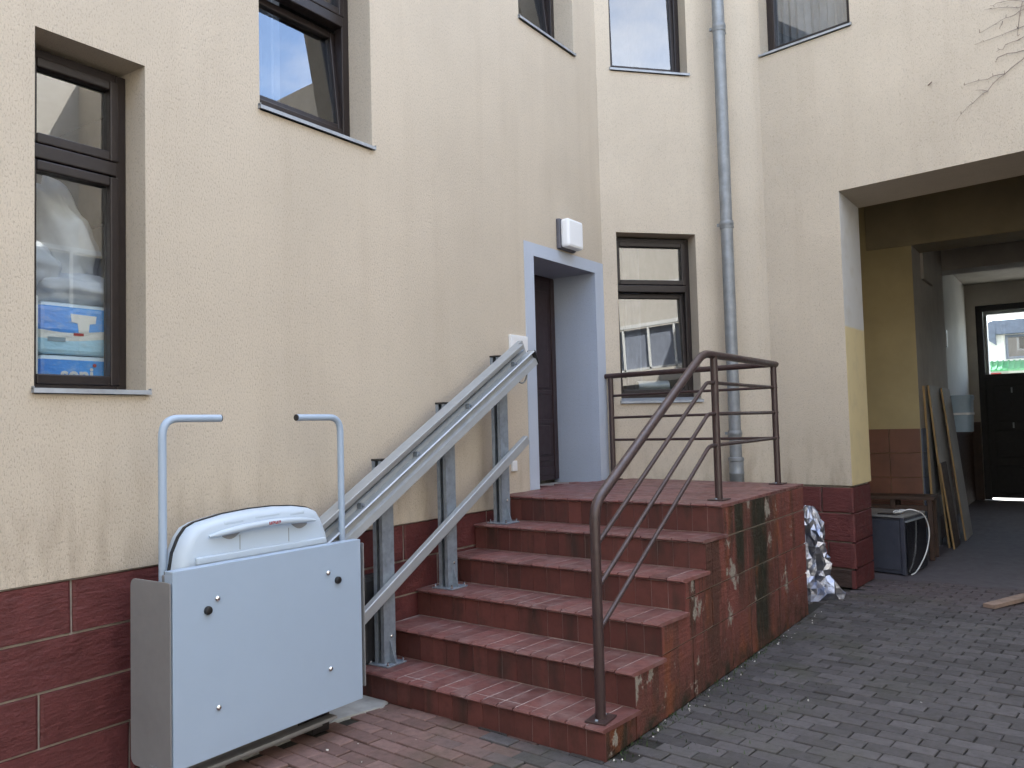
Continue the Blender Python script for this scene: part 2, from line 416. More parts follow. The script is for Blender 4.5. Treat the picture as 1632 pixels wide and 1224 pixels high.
LD = Vector((0, 1, 0)); LN = Vector((1, 0, 0)); L0 = Vector((0, 0, 0))
W1 = (1.845, 2.382, 1.80, 3.472); W2 = (3.095, 4.015, 3.462, 5.25); W3 = (5.835, 6.764, 5.085, 6.85)
DOOR = (5.958, 7.04, .0, 3.055)
W4 = (.152, 1.0, 1.79, 3.489); W5 = (.150, .982, 5.115, 6.85)
W6 = ((1.274-1.25)/RD.x, (2.178-1.25)/RD.x, 5.295, 7.05)
mb = MB()
wall_grid(mb, L0, LD, -6, 7.21, ZP, TOP, [W1, W2, W3, DOOR])
for h, d in ((W1, .26), (W2, .28), (W3, .28)): reveal(mb, L0, LD, LN, h, d)
mb.quad((0, -6, ZP), (0, 5.958, ZP), (-.06, 5.958, ZP), (-.06, -6, ZP)); mb.quad((0, 7.04, ZP), (0, 7.21, ZP), (-.06, 7.21, ZP), (-.06, 7.04, ZP))
part('left_wall', mb, 'plaster', bld)
mb = MB(); wall_grid(mb, M0, MD, 0, 1.09, ZP, TOP, [W4, W5])
for h in (W4, W5): reveal(mb, M0, MD, MN, h, .26)
part('corner_wall', mb, 'plaster', bld)
bz = [(FA*(1-t)+FC*t)*(1-t)+(FC*(1-t)+FE*t)*t for t in [i/10 for i in range(11)]]
mb = MB()
for z0, z1 in ((ZP, TOP),):
    vs = [p+Vector((0, 0, z)) for z in (z0, z1) for p in bz]; mb.add(vs, [(i, i+1, i+12, i+11) for i in range(10)])
part('rounded_corner', mb, 'plaster', bld, smooth=True)
mb = MB(); wall_grid(mb, FE, RD, 0, 8.1, ZP, TOPR, [W6, (U_ARCH, U_ARCH+ARCH_W, 0, ARCH_Z)]); reveal(mb, FE, RD, RN, W6, .26)
part('right_wall', mb, 'plaster', bld)
mb = MB(); wall_grid(mb, FE, RD, U_ARCH+ARCH_W, 8.1, 0, ZP, []); part('right_wall_foot', mb, 'plinth_red', bld)
# gateway front: jamb, soffit
A0 = FE+RD*U_ARCH; PD = Vector((.054, .9985, 0)); AJ = A0+PD*.65
B0 = FE+RD*(U_ARCH+ARCH_W); BJ = B0+PD*.65
up = lambda p, z: Vector((p.x, p.y, z))
mb = MB(); mb.quad(up(A0, ZP), up(AJ, ZP), up(AJ, ARCH_Z), up(A0, ARCH_Z)); mb.quad(up(AJ, ZP), up(AJ+Vector((-.7, .1, 0)), ZP), up(AJ+Vector((-.7, .1, 0)), 4.3), up(AJ, 4.3))
part('arch_jamb', mb, 'jamb', bld)
mb = MB(); mb.quad(up(A0, ARCH_Z), up(AJ, ARCH_Z-.04), up(BJ, ARCH_Z-.04), up(B0, ARCH_Z)); mb.quad(up(AJ, ARCH_Z-.04), up(BJ, ARCH_Z-.04), up(BJ, 4.35), up(AJ, 4.35))
part('arch_soffit', mb, 'plaster', bld)
mb = MB(); mb.quad(up(B0, 0), up(BJ, 0), up(BJ, ARCH_Z), up(B0, ARCH_Z)); part('arch_jamb', mb, 'jamb', bld)
# roof and the closed back of the building
mb = MB()
e = FE+RD*8.1; K = Vector((FE.x, 18.3, 0))
mb.quad(*[up(p, TOP) for p in [Vector((0, -6, 0)), Vector((0, 7.21, 0))]+bz+[K, Vector((-8, 18.3, 0)), Vector((-8, -6, 0))]])
mb.quad(up(FE, TOPR), up(e, TOPR), Vector((e.x, 18.3, TOPR)), up(K, TOPR)); part('roof', mb, 'roofing', bld)
mb = MB(); mb.quad(up(FE, TOPR), up(FE, TOP), up(K, TOP), up(K, TOPR)); part('stair_tower_side', mb, 'plaster', bld)
mb = MB()
for a, b, h in ((Vector((-8, -6, 0)), Vector((0, -6, 0)), TOP), (Vector((-8, 18.3, 0)), Vector((-8, -6, 0)), TOP), (up(e, 0), Vector((e.x, 18.3, 0)), TOPR)):
    mb.quad(up(a, 0), up(b, 0), up(b, h), up(a, h))
wall_grid(mb, Vector((-8, 18.3, 0)), Vector((1, 0, 0)), 0, 8+FE.x, 0, TOP, [])
wall_grid(mb, up(K, 0), Vector((1, 0, 0)), 0, e.x-FE.x, 0, TOPR, [(2.0-FE.x, 4.9-FE.x, 0, 4.1)])
part('rear_wall', mb, 'render_far', bld)

# red stone plinth, block by block
core = MB(); core.box(-.3, -.022, -6, 5.95, 0, ZP-.001); part('plinth_core', core, 'mortar', bld)
def blocks(P0, d, n, rows, mat, thick=.03, gap=.012, jit=.004, u_lim=None):
    for z0, z1, joints in rows:
        for a, b in zip(joints, joints[1:]):
            m = MB(); j = R.uniform(0, jit)
            q = [P0+d*(a+gap/2)+Vector((0, 0, z0+gap/2)), P0+d*(b-gap/2)+Vector((0, 0, z0+gap/2)), P0+d*(b-gap/2)+Vector((0, 0, z1-gap/2)), P0+d*(a+gap/2)+Vector((0, 0, z1-gap/2))]
            q = [p+Vector((0, 0, R.uniform(-.002, .002)))+d*R.uniform(-.003, .003) for p in q]
            c = sum(q, Vector())/4; inn = [p+(c-p).normalized()*.014+n*(.006+j) for p in q]; back = [p-n*thick for p in q]
            m.add(q+inn+back, [(4, 5, 6, 7)]+[(i, (i+1) % 4, 4+(i+1) % 4, 4+i) for i in range(4)]+[(8+i, 8+(i+1) % 4, (i+1) % 4, i) for i in range(4)])
            part('plinth_block', m, mat, bld)
PL = Vector((-.016, 0, 0))
blocks(PL, LD, LN, [(.712, ZP-.004, [-1.5, -.3, .9, 2.02, 3.14, 4.265, 5.22, 5.93]), (.481, .712, [-1.2, .1, 1.3, 2.5, 3.7, 4.62, 5.6]),
                    (.239, .481, [-1.5, -.4, .75, 1.88, 2.95, 4.1, 5.0]), (0, .239, [-1.2, 0, 1.15, 2.3, 3.4, 4.3])], 'plinth_red')
# under the rounded corner and the right wall
mb = MB()
ring = [M0+MD*.2]+bz+[A0+RD*0]
ring = [p-RN*.03-(RD*.04 if i == len(ring)-1 else RD*0) if i else p for i, p in enumerate(ring)]
for a, b in zip(ring, ring[1:]): mb.quad(up(a, 0), up(b, 0), up(b, ZP), up(a, ZP))
q0 = A0-RN*.03-RD*.04; mb.quad(up(q0, 0), up(AJ-Vector((.03, 0, 0)), 0), up(AJ-Vector((.03, 0, 0)), ZP), up(q0, ZP))
part('plinth_core', mb, 'mortar', bld)
UR = Vector((FE.x, FE.y, 0))-RN*.012
for zz0, zz1, js in ((.7, .945, [.02, .455, U_ARCH+.004]), (.428, .7, [.02, .30, U_ARCH+.004]), (.181, .428, [.02, .5, U_ARCH+.004]), (0, .181, [.02, .42, U_ARCH-.01])):
    blocks(UR, RD, RN, [(zz0, zz1, js)], 'plinth_red' if zz0 else 'stone_dark')
JN = Vector((PD.y, -PD.x, 0))
for zz0, zz1 in ((.7, .945), (.428, .7), (.181, .428), (0, .181)):
    blocks(A0-JN*.012, PD, JN, [(zz0, zz1, [-.004, .645])], 'plinth_red')

# windows -----------------------------------------------------------------
def window(P0, d, n, u0, u1, z0, z1, dep, trans=None, tilt=0., sill=True, fw=.055, sw=.05, label=None, sill_w=(0, 0), zb=None):
    """fixed frame with fanlight above a transom and a sash below; sits dep behind the wall face"""
    Q = lambda u, k, z: P0+d*u-n*k+Vector((0, 0, z))
    def bar(m, a, b, c, e, k0, k1, T=None):
        vs = [Vector((u, k, z)) for z in (c, e) for k in (k0, k1) for u in (a, b)]
        if T: vs = [T @ v for v in vs]
        m.add([Q(v.x, v.y, v.z) for v in vs], [(0, 2, 3, 1), (4, 5, 7, 6), (0, 1, 5, 4), (2, 6, 7, 3), (0, 4, 6, 2), (1, 3, 7, 5)])
    def ringbars(m, a, b, c, e, wd, k0, k1, T=None):
        bar(m, a, a+wd, c, e, k0, k1, T); bar(m, b-wd, b, c, e, k0, k1, T)
        bar(m, a+wd, b-wd, c, c+wd, k0, k1, T); bar(m, a+wd, b-wd, e-wd, e, k0, k1, T)
    m = MB(); ringbars(m, u0+.002, u1-.002, z0, z1, fw, dep, dep+.07)
    if trans: bar(m, u0+fw, u1-fw, trans-.035, trans+.035, dep-.012, dep+.07)
    f = part('window', m, 'frame_brown', bld, bevel=.006, label=label)
    def sash(a, b, c, e, t=0.):
        T = None
        if t:
            piv = Vector((0, dep+.03, c)); T = Matrix.Translation(piv) @ Matrix.Rotation(-t, 4, 'X') @ Matrix.Translation(-piv)
        m = MB(); ringbars(m, a, b, c, e, sw, dep+.012-(0 if t else .02), dep+.062, T)
        s_ = part('sash', m, 'frame_brown', f, bevel=.007)
        m = MB(); bar(m, a+sw-.004, b-sw+.004, c+sw-.004, e-sw+.004, dep+.034, dep+.040, T); part('pane', m, 'glass', f)
        m = MB(); ringbars(m, a+sw-.006, b-sw+.006, c+sw-.006, e-sw+.006, .007, dep+.028, dep+.034, T); part('gasket', m, 'rubber', f)
    g = .004
    if trans:
        sash(u0+fw*.72, u1-fw*.72, trans+.04, z1-fw*.72); sash(u0+fw*.72, u1-fw*.72, z0+fw*.72, trans-.04, tilt)
    else: sash(u0+fw*.72, u1-fw*.72, z0+fw*.72, z1-fw*.72, tilt)
    if sill:
        m = MB(); a, b = u0-.012+sill_w[0], u1+.016+sill_w[1]; zf = (zb if zb is not None else z0-.05)+.004; zt = zf+.022
        prof = [(dep, z0+.006), (-.022, zt), (-.024, zf), (-.020, zf), (-.018, zt-.005), (dep, z0+.001)]
        n_ = len(prof); vs = [Q(u, k, z) for u in (a, b) for k, z in prof]
        m.add(vs, [tuple(range(n_)), tuple(range(n_, 2*n_))]+[(i, (i+1) % n_, n_+(i+1) % n_, n_+i) for i in range(n_)])
        for uu in (a, b-.004): bar(m, uu, uu+.004, zf, zt+.008, -.023, .02)
        part('sill', m, 'sill_metal', f)
    return f
def room(P0, d, n, u0, u1, z0, z1, k0, k1, mat, curtain=None):
    Q = lambda u, k, z: P0+d*u-n*k+Vector((0, 0, z)); m = MB()
    for s in ((u0, z0, u1, z0), (u1, z0, u1, z1), (u1, z1, u0, z1), (u0, z1, u0, z0)):
        m.quad(Q(s[0], k0, s[1]), Q(s[2], k0, s[3]), Q(s[2], k1, s[3]), Q(s[0], k1, s[1]))
    m.quad(Q(u0, k1, z0), Q(u1, k1, z0), Q(u1, k1, z1), Q(u0, k1, z1))
    part('room_interior', m, mat, bld)
    if curtain:
        a, b, c, e, k = curtain; m = MB(); N = 40
        vs = [Q(a+(b-a)*i/N, k+.03*sin(i*1.9), z) for z in (c, e) for i in range(N+1)]
        m.add(vs, [(i, i+1, N+2+i, N+1+i) for i in range(N)]); part('curtain', m, 'curtain', bld, smooth=True)
window(L0, LD, LN, W1[0], W1[1], W1[2]+.014, W1[3]-.022, .17, 2.955, zb=W1[2], label='window stacked with blue packs and grey sacks inside')
room(L0, LD, LN, .6, 3.0, 1.0, 3.7, .26, 3.2, 'room_wall')
window(L0, LD, LN, W2[0], W2[1], W2[2]+.105, W2[3], .20, 4.37, radians(6), zb=W2[2], label='stair window with its lower sash tilted inwards', fw=.065)
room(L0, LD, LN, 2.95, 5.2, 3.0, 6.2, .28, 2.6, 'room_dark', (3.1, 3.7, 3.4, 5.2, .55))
window(L0, LD, LN, W3[0], W3[1], W3[2]+.05, W3[3], .20, 5.95, radians(6), zb=W3[2], label='upper window above the door, cut by the picture top', fw=.065)
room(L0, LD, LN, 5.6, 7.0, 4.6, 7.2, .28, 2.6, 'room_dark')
window(M0, MD, MN, W4[0], W4[1], W4[2]+.055, W4[3]-.018, .16, 2.955, radians(3), zb=W4[2], label='ground floor window beside the entrance door')
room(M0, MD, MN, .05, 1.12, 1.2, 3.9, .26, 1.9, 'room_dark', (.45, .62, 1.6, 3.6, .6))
window(M0, MD, MN, W5[0], W5[1], W5[2]+.05, W5[3], .16, None, radians(2), zb=W5[2], label='upper window left of the downpipe reflecting the sky')
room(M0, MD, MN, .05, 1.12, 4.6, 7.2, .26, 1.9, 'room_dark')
window(FE, RD, RN, W6[0], W6[1], W6[2]+.05, W6[3], .17, None, 0, zb=W6[2], label='upper window right of the downpipe')
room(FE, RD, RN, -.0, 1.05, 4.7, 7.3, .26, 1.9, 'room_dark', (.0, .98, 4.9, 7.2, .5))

# entrance: surround, reveal, door
mb = MB(); wall_grid(mb, Vector((.006, 0, 0)), LD, 5.815, 7.205, 1.066, 3.165, [(5.958, 7.04, 1.0, 3.055)])
for a, b in (((5.815, 1.066), (5.815, 3.165)), ((5.815, 3.165), (7.205, 3.165)), ((7.205, 3.165), (7.205, 1.066))):
    mb.quad((0, a[0], a[1]), (0, b[0], b[1]), (.006, b[0], b[1]), (.006, a[0], a[1]))
part('door_surround', mb, 'surround', bld)
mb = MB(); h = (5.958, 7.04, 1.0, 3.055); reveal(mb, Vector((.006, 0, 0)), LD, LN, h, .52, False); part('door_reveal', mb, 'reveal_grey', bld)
mb = MB(); mb.box(-.53, -.465, 5.965, 7.035, 1.075, 3.05); dr = part('entrance_door', mb, 'door_brown', bld, label='dark brown panelled entrance door at the back of its recess')
mb = MB()
for c, e in ((1.12, 1.20), (1.26, 1.30), (1.62, 1.66), (1.90, 1.94), (2.94, 3.0)): mb.box(-.466, -.455, 6.05, 6.95, c, e)
mb.box(-.466, -.453, 5.97, 6.04, 1.08, 3.04); mb.box(-.466, -.453, 6.96, 7.03, 1.08, 3.04)
part('door_rail', mb, 'door_brown', dr, bevel=.005)
part('door_panel', MB().box(-.462, -.452, 6.12, 6.88, 1.96, 2.9), 'door_brown', dr, bevel=.008); part('door_panel', MB().box(-.462, -.452, 6.12, 6.88, 1.32, 1.6), 'door_brown', dr, bevel=.008)
mb = MB(); mb.tube(fillet([(-.455, 6.09, 2.12), (-.40, 6.09, 2.12), (-.40, 6.20, 2.12)], .015, 3), .009, 8); part('door_handle', mb, 'chrome', dr, smooth=True)

# passage behind the gateway ---------------------------------------------------
X1, X2 = 2.205, 2.03
mb = MB(); mb.quad((1.4, 8.95, 0), (1.4, 10.9, 0), (1.4, 10.9, 4.3), (1.4, 8.95, 4.3)); mb.quad((1.4, 10.9, 0), (X1, 10.9, 0), (X1, 10.9, 4.3), (1.4, 10.9, 4.3))
part('passage_recess', mb, 'passage_yellow', bld)
mb = MB(); mb.quad((X1, 10.9, 0), (X1, 13.5, 0), (X1, 13.5, 4.3), (X1, 10.9, 4.3)); mb.quad((X1, 13.5, 0), (X2, 13.5, 0), (X2, 13.5, 4.3), (X1, 13.5, 4.3))
mb.quad((4.95, 8.4, 0), (4.95, 17.9, 0), (4.95, 17.9, 4.3), (4.95, 8.4, 4.3)); part('passage_wall', mb, 'passage_grey', bld)
mb = MB(); mb.quad((X2, 13.5, 0), (X2, 17.9, 0), (X2, 17.9, 4.3), (X2, 13.5, 4.3)); part('passage_wall', mb, 'passage_white', bld)
mb = MB(); wall_grid(mb, Vector((1.8, 17.9, 0)), Vector((1, 0, 0)), 0, 3.2, 0, 4.3, [(.388, 2.9, 0, 3.64)])
reveal(mb, Vector((1.8, 17.9, 0)), Vector((1, 0, 0)), Vector((0, -1, 0)), (.388, 2.9, 0, 3.64), .4, False)
part('passage_end_wall', mb, 'passage_grey', bld)
mb = MB(); mb.quad((1.2, 8.6, 4.28), (5, 8.3, 4.28), (5, 10.9, 4.28), (1.2, 10.9, 4.28)); mb.quad((1.8, 11.5, 3.98), (5, 11.5, 3.98), (5, 13.5, 3.98), (1.8, 13.5, 3.98))
mb.quad((1.8, 13.95, 4.05), (5, 13.95, 4.05), (5, 17.95, 4.05), (1.8, 17.95, 4.05)); part('passage_ceiling', mb, 'passage_grey', bld)
for y0, y1, z, nm in ((10.88, 11.5, 3.64, 'beam_paint'), (13.48, 13.95, 3.69, 'passage_grey')):
    mb = MB(); mb.box(1.7, 5.0, y0, y1, z, 4.4); part('ceiling_beam', mb, nm, bld, bevel=.01)
mb = MB(); mb.box(X1-.03, X1+.035, 11.52, 12.3, 3.32, 3.95); part('beam_bracket', mb, 'passage_grey', bld)
# brown dado tiles
tw, th = .345, .29
for i in range(2):
    for k in range(5):
        mb = MB(); x1 = X1-.004-i*tw; mb.box(x1-tw+.005, x1, 10.878, 10.897, k*th+.002, k*th+th-.003); part('dado_tile', mb, 'dado_tile', bld, bevel=.003)
for k in range(5):
    for j in range(7):
        mb = MB(); mb.box(X1+.002, X1+.018, 10.9+j*.37, 10.9+j*.37+.365, k*th+.002, k*th+th-.003); part('dado_tile', mb, 'slate' if j < 1 else 'dado_tile', bld, bevel=.003)
mb = MB(); mb.box(X2-.01, X2+.012, 13.5, 17.88, 0, 1.4); mb.box(X2, 2.188, 17.87, 17.898, 0, 1.45); part('dado_panel', mb, 'wood_dark', bld)
# gate leaf with fanlight
mb = MB()
for b in ((2.19, 2.30, 0, 3.64), (4.59, 4.7, 0, 3.64), (2.30, 4.59, 3.53, 3.64), (2.30, 4.59, 2.24, 2.34)): mb.box(b[0], b[1], 17.95, 18.08, b[2], b[3])
gt = part('gate', mb, 'gate_dark', bld, label='dark double gate with glazed fanlight closing the passage')
for xa, xb in ((2.30, 3.44), (3.45, 4.59)):
    mb = MB(); mb.box(xa, xb, 17.97, 18.04, .035, 2.24); lf_ = part('gate_leaf', mb, 'gate_dark', gt, bevel=.006)
    for c, e_ in ((.12, .62), (.78, 1.28), (1.44, 2.12)): mb.box(xa+.12, xb-.12, 17.95, 17.972, c, e_)
    lf_.data = mb.mesh('gate_leaf', 'gate_dark')
for z in (2.03, 1.38):
    mb = MB(); mb.box(2.70, 2.725, 17.925, 17.952, z-.05, z+.05); part('gate_handle', mb, 'zinc', gt)
mb = MB(); mb.box(2.30, 4.59, 18.0, 18.008, 2.34, 3.53); part('fanlight_pane', mb, 'glass', gt)
mb = MB(); mb.box(2.302, 2.36, 18.06, 18.3, 2.34, 3.53); mb.box(2.36, 4.53, 18.06, 18.3, 3.47, 3.53); part('fanlight_lining', mb, 'white_plastic', gt)

# ------------------------------------------------------------------ ground
g = MB(); g.quad((-60, -60, -.012), (60, -60, -.012), (60, 17.9, -.012), (-60, 17.9, -.012))
go = part('courtyard_ground', g, 'soil', None, kind='structure')
g = MB(); g.quad((-60, 17.9, -.012), (60, 17.9, -.012), (60, 90, -.012), (-60, 90, -.012)); part('street_pavement', g, 'street_paving', None, kind='structure')
g = MB(); g.box(1.3, 4.95, 8.9, 17.9, -.05, -.002); part('passage_floor', g, 'floor_dark', None, kind='structure')
pav = bpy.data.objects.new('block_paving', None); COL.objects.link(pav); pav['kind'] = 'structure'
ev = Vector((.103, .9947, 0)); eu = Vector((.9947, -.103, 0))
VM = cam.matrix_world.inverted()
def project(p):
    q = VM @ Vector(p)
    if q.z > -.1: return None
    return 512+q.x/-q.z*834.5, 384-q.y/-q.z*834.5, -q.z
def ystep(yr, x): return yr+.083*(1.88-x)
TOPS = [.150, .330, .508, .692, .875, 1.063]
YR = [3.56, 3.89, 4.225, 4.56, 4.89, 5.215]
def in_steps(p): return p[0] < 1.875 and p[1] > ystep(YR[0], p[0])+.005 and p[1] < 7.43-.2*p[0]
cells = []
bl, bw, gp = .2, .1, .0075
for j in range(-20, 120):
    for i in range(-60, 60):
        u0 = i*bl+(bl/2 if j % 2 else 0)+R.uniform(-.0015, .0015); v0 = j*bw
        c = eu*(u0+bl/2)+ev*(v0+bw/2)
        if not (-.05 < c.x < 6.2 and 1.2 < c.y < 8.95): continue
        if c.y > 8.2 and c.x < 2.0: continue
        if c.x < .36 and 1.9 < c.y < 3.7: continue
        poly = [(eu*a+ev*b)[:2] for a, b in ((u0+gp/2, v0+gp/2), (u0+bl-gp/2, v0+gp/2), (u0+bl-gp/2, v0+bw-gp/2), (u0+gp/2, v0+bw-gp/2))]
        poly = [tuple(p) for p in poly]
        if c.x < 2.0 and 3.4 < c.y < 7.5:
            ins = [in_steps(p) for p in poly]
            if all(ins): continue
            if c.y > 3.9 and c.x > 1.7: poly = clip(poly, (-1, 0), -1.884)
            elif any(ins): poly = clip(poly, (.083, 1), YR[0]+.083*1.88-.004)
        if c.x < .1: poly = clip(poly, (-1, 0), -.002)
        if len(poly) < 3: continue
        pr = project((c.x, c.y, 0))
        vis = pr and -20 < pr[0] < 1044 and -20 < pr[1] < 788
        cells.append(((0 if vis else 1, (pr[2] if pr else 99)), poly, c, len(poly) == 4))
cells.sort(key=lambda t: t[0])
pvm = []
for k, (key, poly, c, full) in enumerate(cells):
    top = R.gauss(0, .0022)
    if k < 298:
        loc = (c.x, c.y, 0); lp = [(p[0]-c.x, p[1]-c.y) for p in poly]
        link('paver', inset_prism(lp, -.04, top, .004).mesh('paver', 'paver'), pav, loc)
    else: pvm.append((inset_prism(poly, -.03, top, .004), R.random()))
M = MB(); rv = []
for m, r in pvm: M.add(m.v, m.f); rv += [r]*len(m.f)
me = M.mesh('paver_field', 'paver_rest'); at = me.attributes.new('rnd', 'FLOAT', 'FACE'); at.data.foreach_set('value', rv)
link('paver_field', me, pav, None, kind='stuff')
# concrete pad under the lift
poly = [(0, 1.9), (.33, 1.9), (.325, 3.0), (.35, 3.35), (.41, 3.6), (.36, 3.69), (0, 3.71)]
o = part('concrete_pad', inset_prism(poly, -.05, .006, .012), 'concrete', None); o['kind'] = 'structure'

# ------------------------------------------------------------------ entrance steps
st = thing('entrance_steps', (.94, 5.3, 0), 'six red tiled steps and landing with stained red block side wall', 'steps')
EU = Vector((-.9966, .083, 0)); EV = Vector((.083, .9966, 0))
def step_tiles(parent, k, zlo):
    o = Vector((1.88, YR[k], 0)); zt = TOPS[k]; W = 1.885; n = 17; tw_ = W/n
    for i in range(n):
        a = o+EU*(i*tw_+.0016); b = o+EU*((i+1)*tw_-.0016); j = R.uniform(-.002, .002)
        m = MB(); f = EV*(j*.5)
        q = [a+f, b+f, b+f+EV*.014, a+f+EV*.014]
        m.add([up(p, z) for z in (zlo+.004, zt-.024) for p in q], [(0, 1, 5, 4), (0, 3, 2, 1), (4, 5, 6, 7), (1, 2, 6, 5), (0, 4, 7, 3), (2, 3, 7, 6)])
        part('riser_tile', m, 'riser_tile', parent)
def nose_row(parent, k, depth, name='tread_tile'):
    o = Vector((1.883, YR[k], 0)); zt = TOPS[k]; W = 1.885; n = 17; tw_ = W/n
    for i in range(n):
        a = o+EU*(i*tw_+.0038); b = o+EU*((i+1)*tw_-.0038); j = R.uniform(-.0012, .0012)
        prof = [(depth, -.02), (-.006, -.02), (-.020, -.016), (-.024, -.009), (-.019, -.002), (-.008, .0), (.052, .0005), (.056, -.0018), (.060, 0), (depth-.004, 0), (depth, -.004)]
        vs = [up(p+EV*v, zt+z+j) for p in (a, b) for v, z in prof]; N = len(prof)
        m = MB().add(vs, [tuple(range(N))[::-1], tuple(range(N, 2*N))]+[(q, (q+1) % N, N+(q+1) % N, N+q) for q in range(N)])
        part(name, m, 'tread_tile', parent)
for k in range(6):
    yb = ystep(YR[k+1], 0)+.06 if k < 5 else 7.2
    m = MB(); ft = [(1.866, YR[k]+.004), (.002, ystep(YR[k], 0)+.004)]
    if k < 5: ft += [(.002, ystep(YR[k+1], 0)+.05), (1.866, YR[k+1]+.05)]
    else: ft += [(.002, 7.20), (.27, 7.405), (1.866, 7.045)]
    zl = 0
    m.prism([(p[0], p[1], 0) for p in ft], (0, 0, 0), (0, 0, TOPS[k]-.0012))
    sp = part('step' if k < 5 else 'landing', m, 'tile_bed', st)
    step_tiles(sp, k, TOPS[k-1] if k else -.01)
    if k < 5: nose_row(sp, k, .333)
    else:
        nose_row(sp, k, .16)
        O = Vector((1.883, YR[5], 0)); rows = 16
        for r in range(rows):
            v0 = .164+r*.118; off = -.12 if r % 2 else 0
            for i in range(-1, 9):
                u0 = i*.242+off
                poly = [tuple((O+EU*a+EV*b)[:2]) for a, b in ((u0+.003, v0+.003), (u0+.239, v0+.003), (u0+.239, v0+.115), (u0+.003, v0+.115))]
                poly = clip(poly, (1, 0), 1.882); poly = clip(poly, (.2, 1), 7.435); 
                c_ = sum(p[1] for p in poly)/max(1, len(poly)); 
                if len(poly) < 3: continue
                if 5.99 < c_ < 7.0: poly = clip(poly, (-1, 0), .46)
                else: poly = clip(poly, (-1, 0), -.008)
                poly = clip(poly, (-.742, .67), 4.826)
                if len(poly) < 3: continue
                ar = abs(sum(poly[q][0]*poly[(q+1) % len(poly)][1]-poly[(q+1) % len(poly)][0]*poly[q][1] for q in range(len(poly))))/2
                if ar < .0012: continue
                part('floor_tile', inset_prism(poly, 1.044, 1.063+R.uniform(-.001, .001), .002), 'tread_tile', sp)
m = MB(); m.box(-.47, .0, 5.96, 7.035, .9, 1.044); part('threshold_bed', m, 'mortar', st)
def topz(y):
    t = 0
    for a, b in zip(YR, TOPS):
        if y >= a: t = b
    return t-.021
m = MB()
prof = []
for k in range(6): prof += [(YR[k]+.004, 0 if k == 0 else topz(YR[k-1]+.01)), (YR[k]+.004, TOPS[k]-.021)]
prof += [(7.05, TOPS[5]-.021), (7.05, 0)]
m.prism([(1.845, y, z-.002 if z else 0) for y, z in prof], (0, 0, 0), (.025, 0, 0)); m.box(1.0, 1.85, 6.98, 7.05, 0, 1.03)
sw = part('side_wall', m, 'mortar', st)
rows = [(.852, 1.043, [5.18, 5.575, 6.05, 6.66, 7.05]), (.578, .852, [4.5, 4.99, 5.63, 6.34, 7.05]), (.338, .578, [4.1, 4.63, 4.97, 5.63, 5.95, 6.64, 7.05]), (.0, .338, [3.5, 3.89, 4.65, 5.30, 5.66, 6.30, 7.05])]
gap = .010
for z0, z1, js in rows:
    for a, b in zip(js, js[1:]):
        ya, yb, za, zb = a+gap/2, b-gap/2, z0+(gap/2 if z0 else 0), z1-gap/2
        brk = sorted([y+.004 for y in YR if ya < y+.004 < yb], reverse=True)
        pts = [(yb, za), (yb, min(zb, topz(yb)))]
        for y in brk:
            pts.append((y, min(zb, topz(y+.001)))); pts.append((y, min(zb, topz(y-.01))))
        pts.append((ya, min(zb, topz(ya))))
        pts.append((ya, za))
        ylo = max([ya]+[y for y in brk if min(zb, topz(y-.01)) < za+.012])
        pts = [p for p in pts if p[0] > ylo+1e-6 or (abs(p[0]-ylo) < 1e-6 and p[1] >= za+.012)]+[(ylo, za)]
        q = []
        for p in pts:
            p = (p[0], max(p[1], za))
            if not q or (abs(p[0]-q[-1][0])+abs(p[1]-q[-1][1])) > 1e-4: q.append(p)
        if len(q) > 2 and abs(q[0][0]-q[-1][0])+abs(q[0][1]-q[-1][1]) < 1e-4: q.pop()
        if len(q) < 3 or max(p[1] for p in q)-za < .01: continue
        m = MB().prism([(1.855, y, z) for y, z in q], (0, 0, 0), (.026+R.uniform(-.0015, .003), 0, 0))
        part('wall_block', m, 'side_red', sw, bevel=.004 if len(q) == 4 else 0)

# ------------------------------------------------------------------ handrail
hr = thing('handrail', (1.75, 5.4, 0), 'brown painted tubular handrail running up the open side and round the landing', 'handrail')
ZR = 2.052
path = fillet([(1.80, 3.665, .155), (1.80, 3.665, 1.20), (1.765, 5.26, 2.05), (1.755, 5.5, ZR), (1.695, 7.06, ZR+.012)], [.09, .12, .02], 6)
part('top_rail', MB().tube(path, .0265, 14), 'rail_paint', hr, smooth=True)
part('top_rail', MB().tube([(.0, 7.185, ZR+.008), (1.70, 6.985, ZR+.010)], .0245, 14), 'rail_paint', hr, smooth=True)
for (x, y, z1) in ((1.757, 5.475, ZR-.015), (1.697, 6.985, ZR-.01), (.065, 7.178, ZR-.01)):
    part('post', MB().tube([(x, y, 1.066), (x, y, z1)], .0255, 14), 'rail_paint', hr, smooth=True)
for (x, y, z, a) in ((1.80, 3.665, .151, .1), (1.757, 5.475, 1.0645, 0), (1.697, 6.985, 1.0645, 0), (.075, 7.17, 1.0645, 0)):
    T = Matrix.Translation((x, y, z)) @ Matrix.Rotation(a, 4, 'Z')
    bp = part('base_plate', MB().box(-.055, .055, -.075, .075, 0, .009, T), 'rail_paint', hr, bevel=.002)
    for sy in (-.055, .055): part('bolt', MB().lathe([(.009, .009), (.009, .014), (.005, .017)], T @ Vector((.0, sy, 0)), 8), 'galvanised', bp)
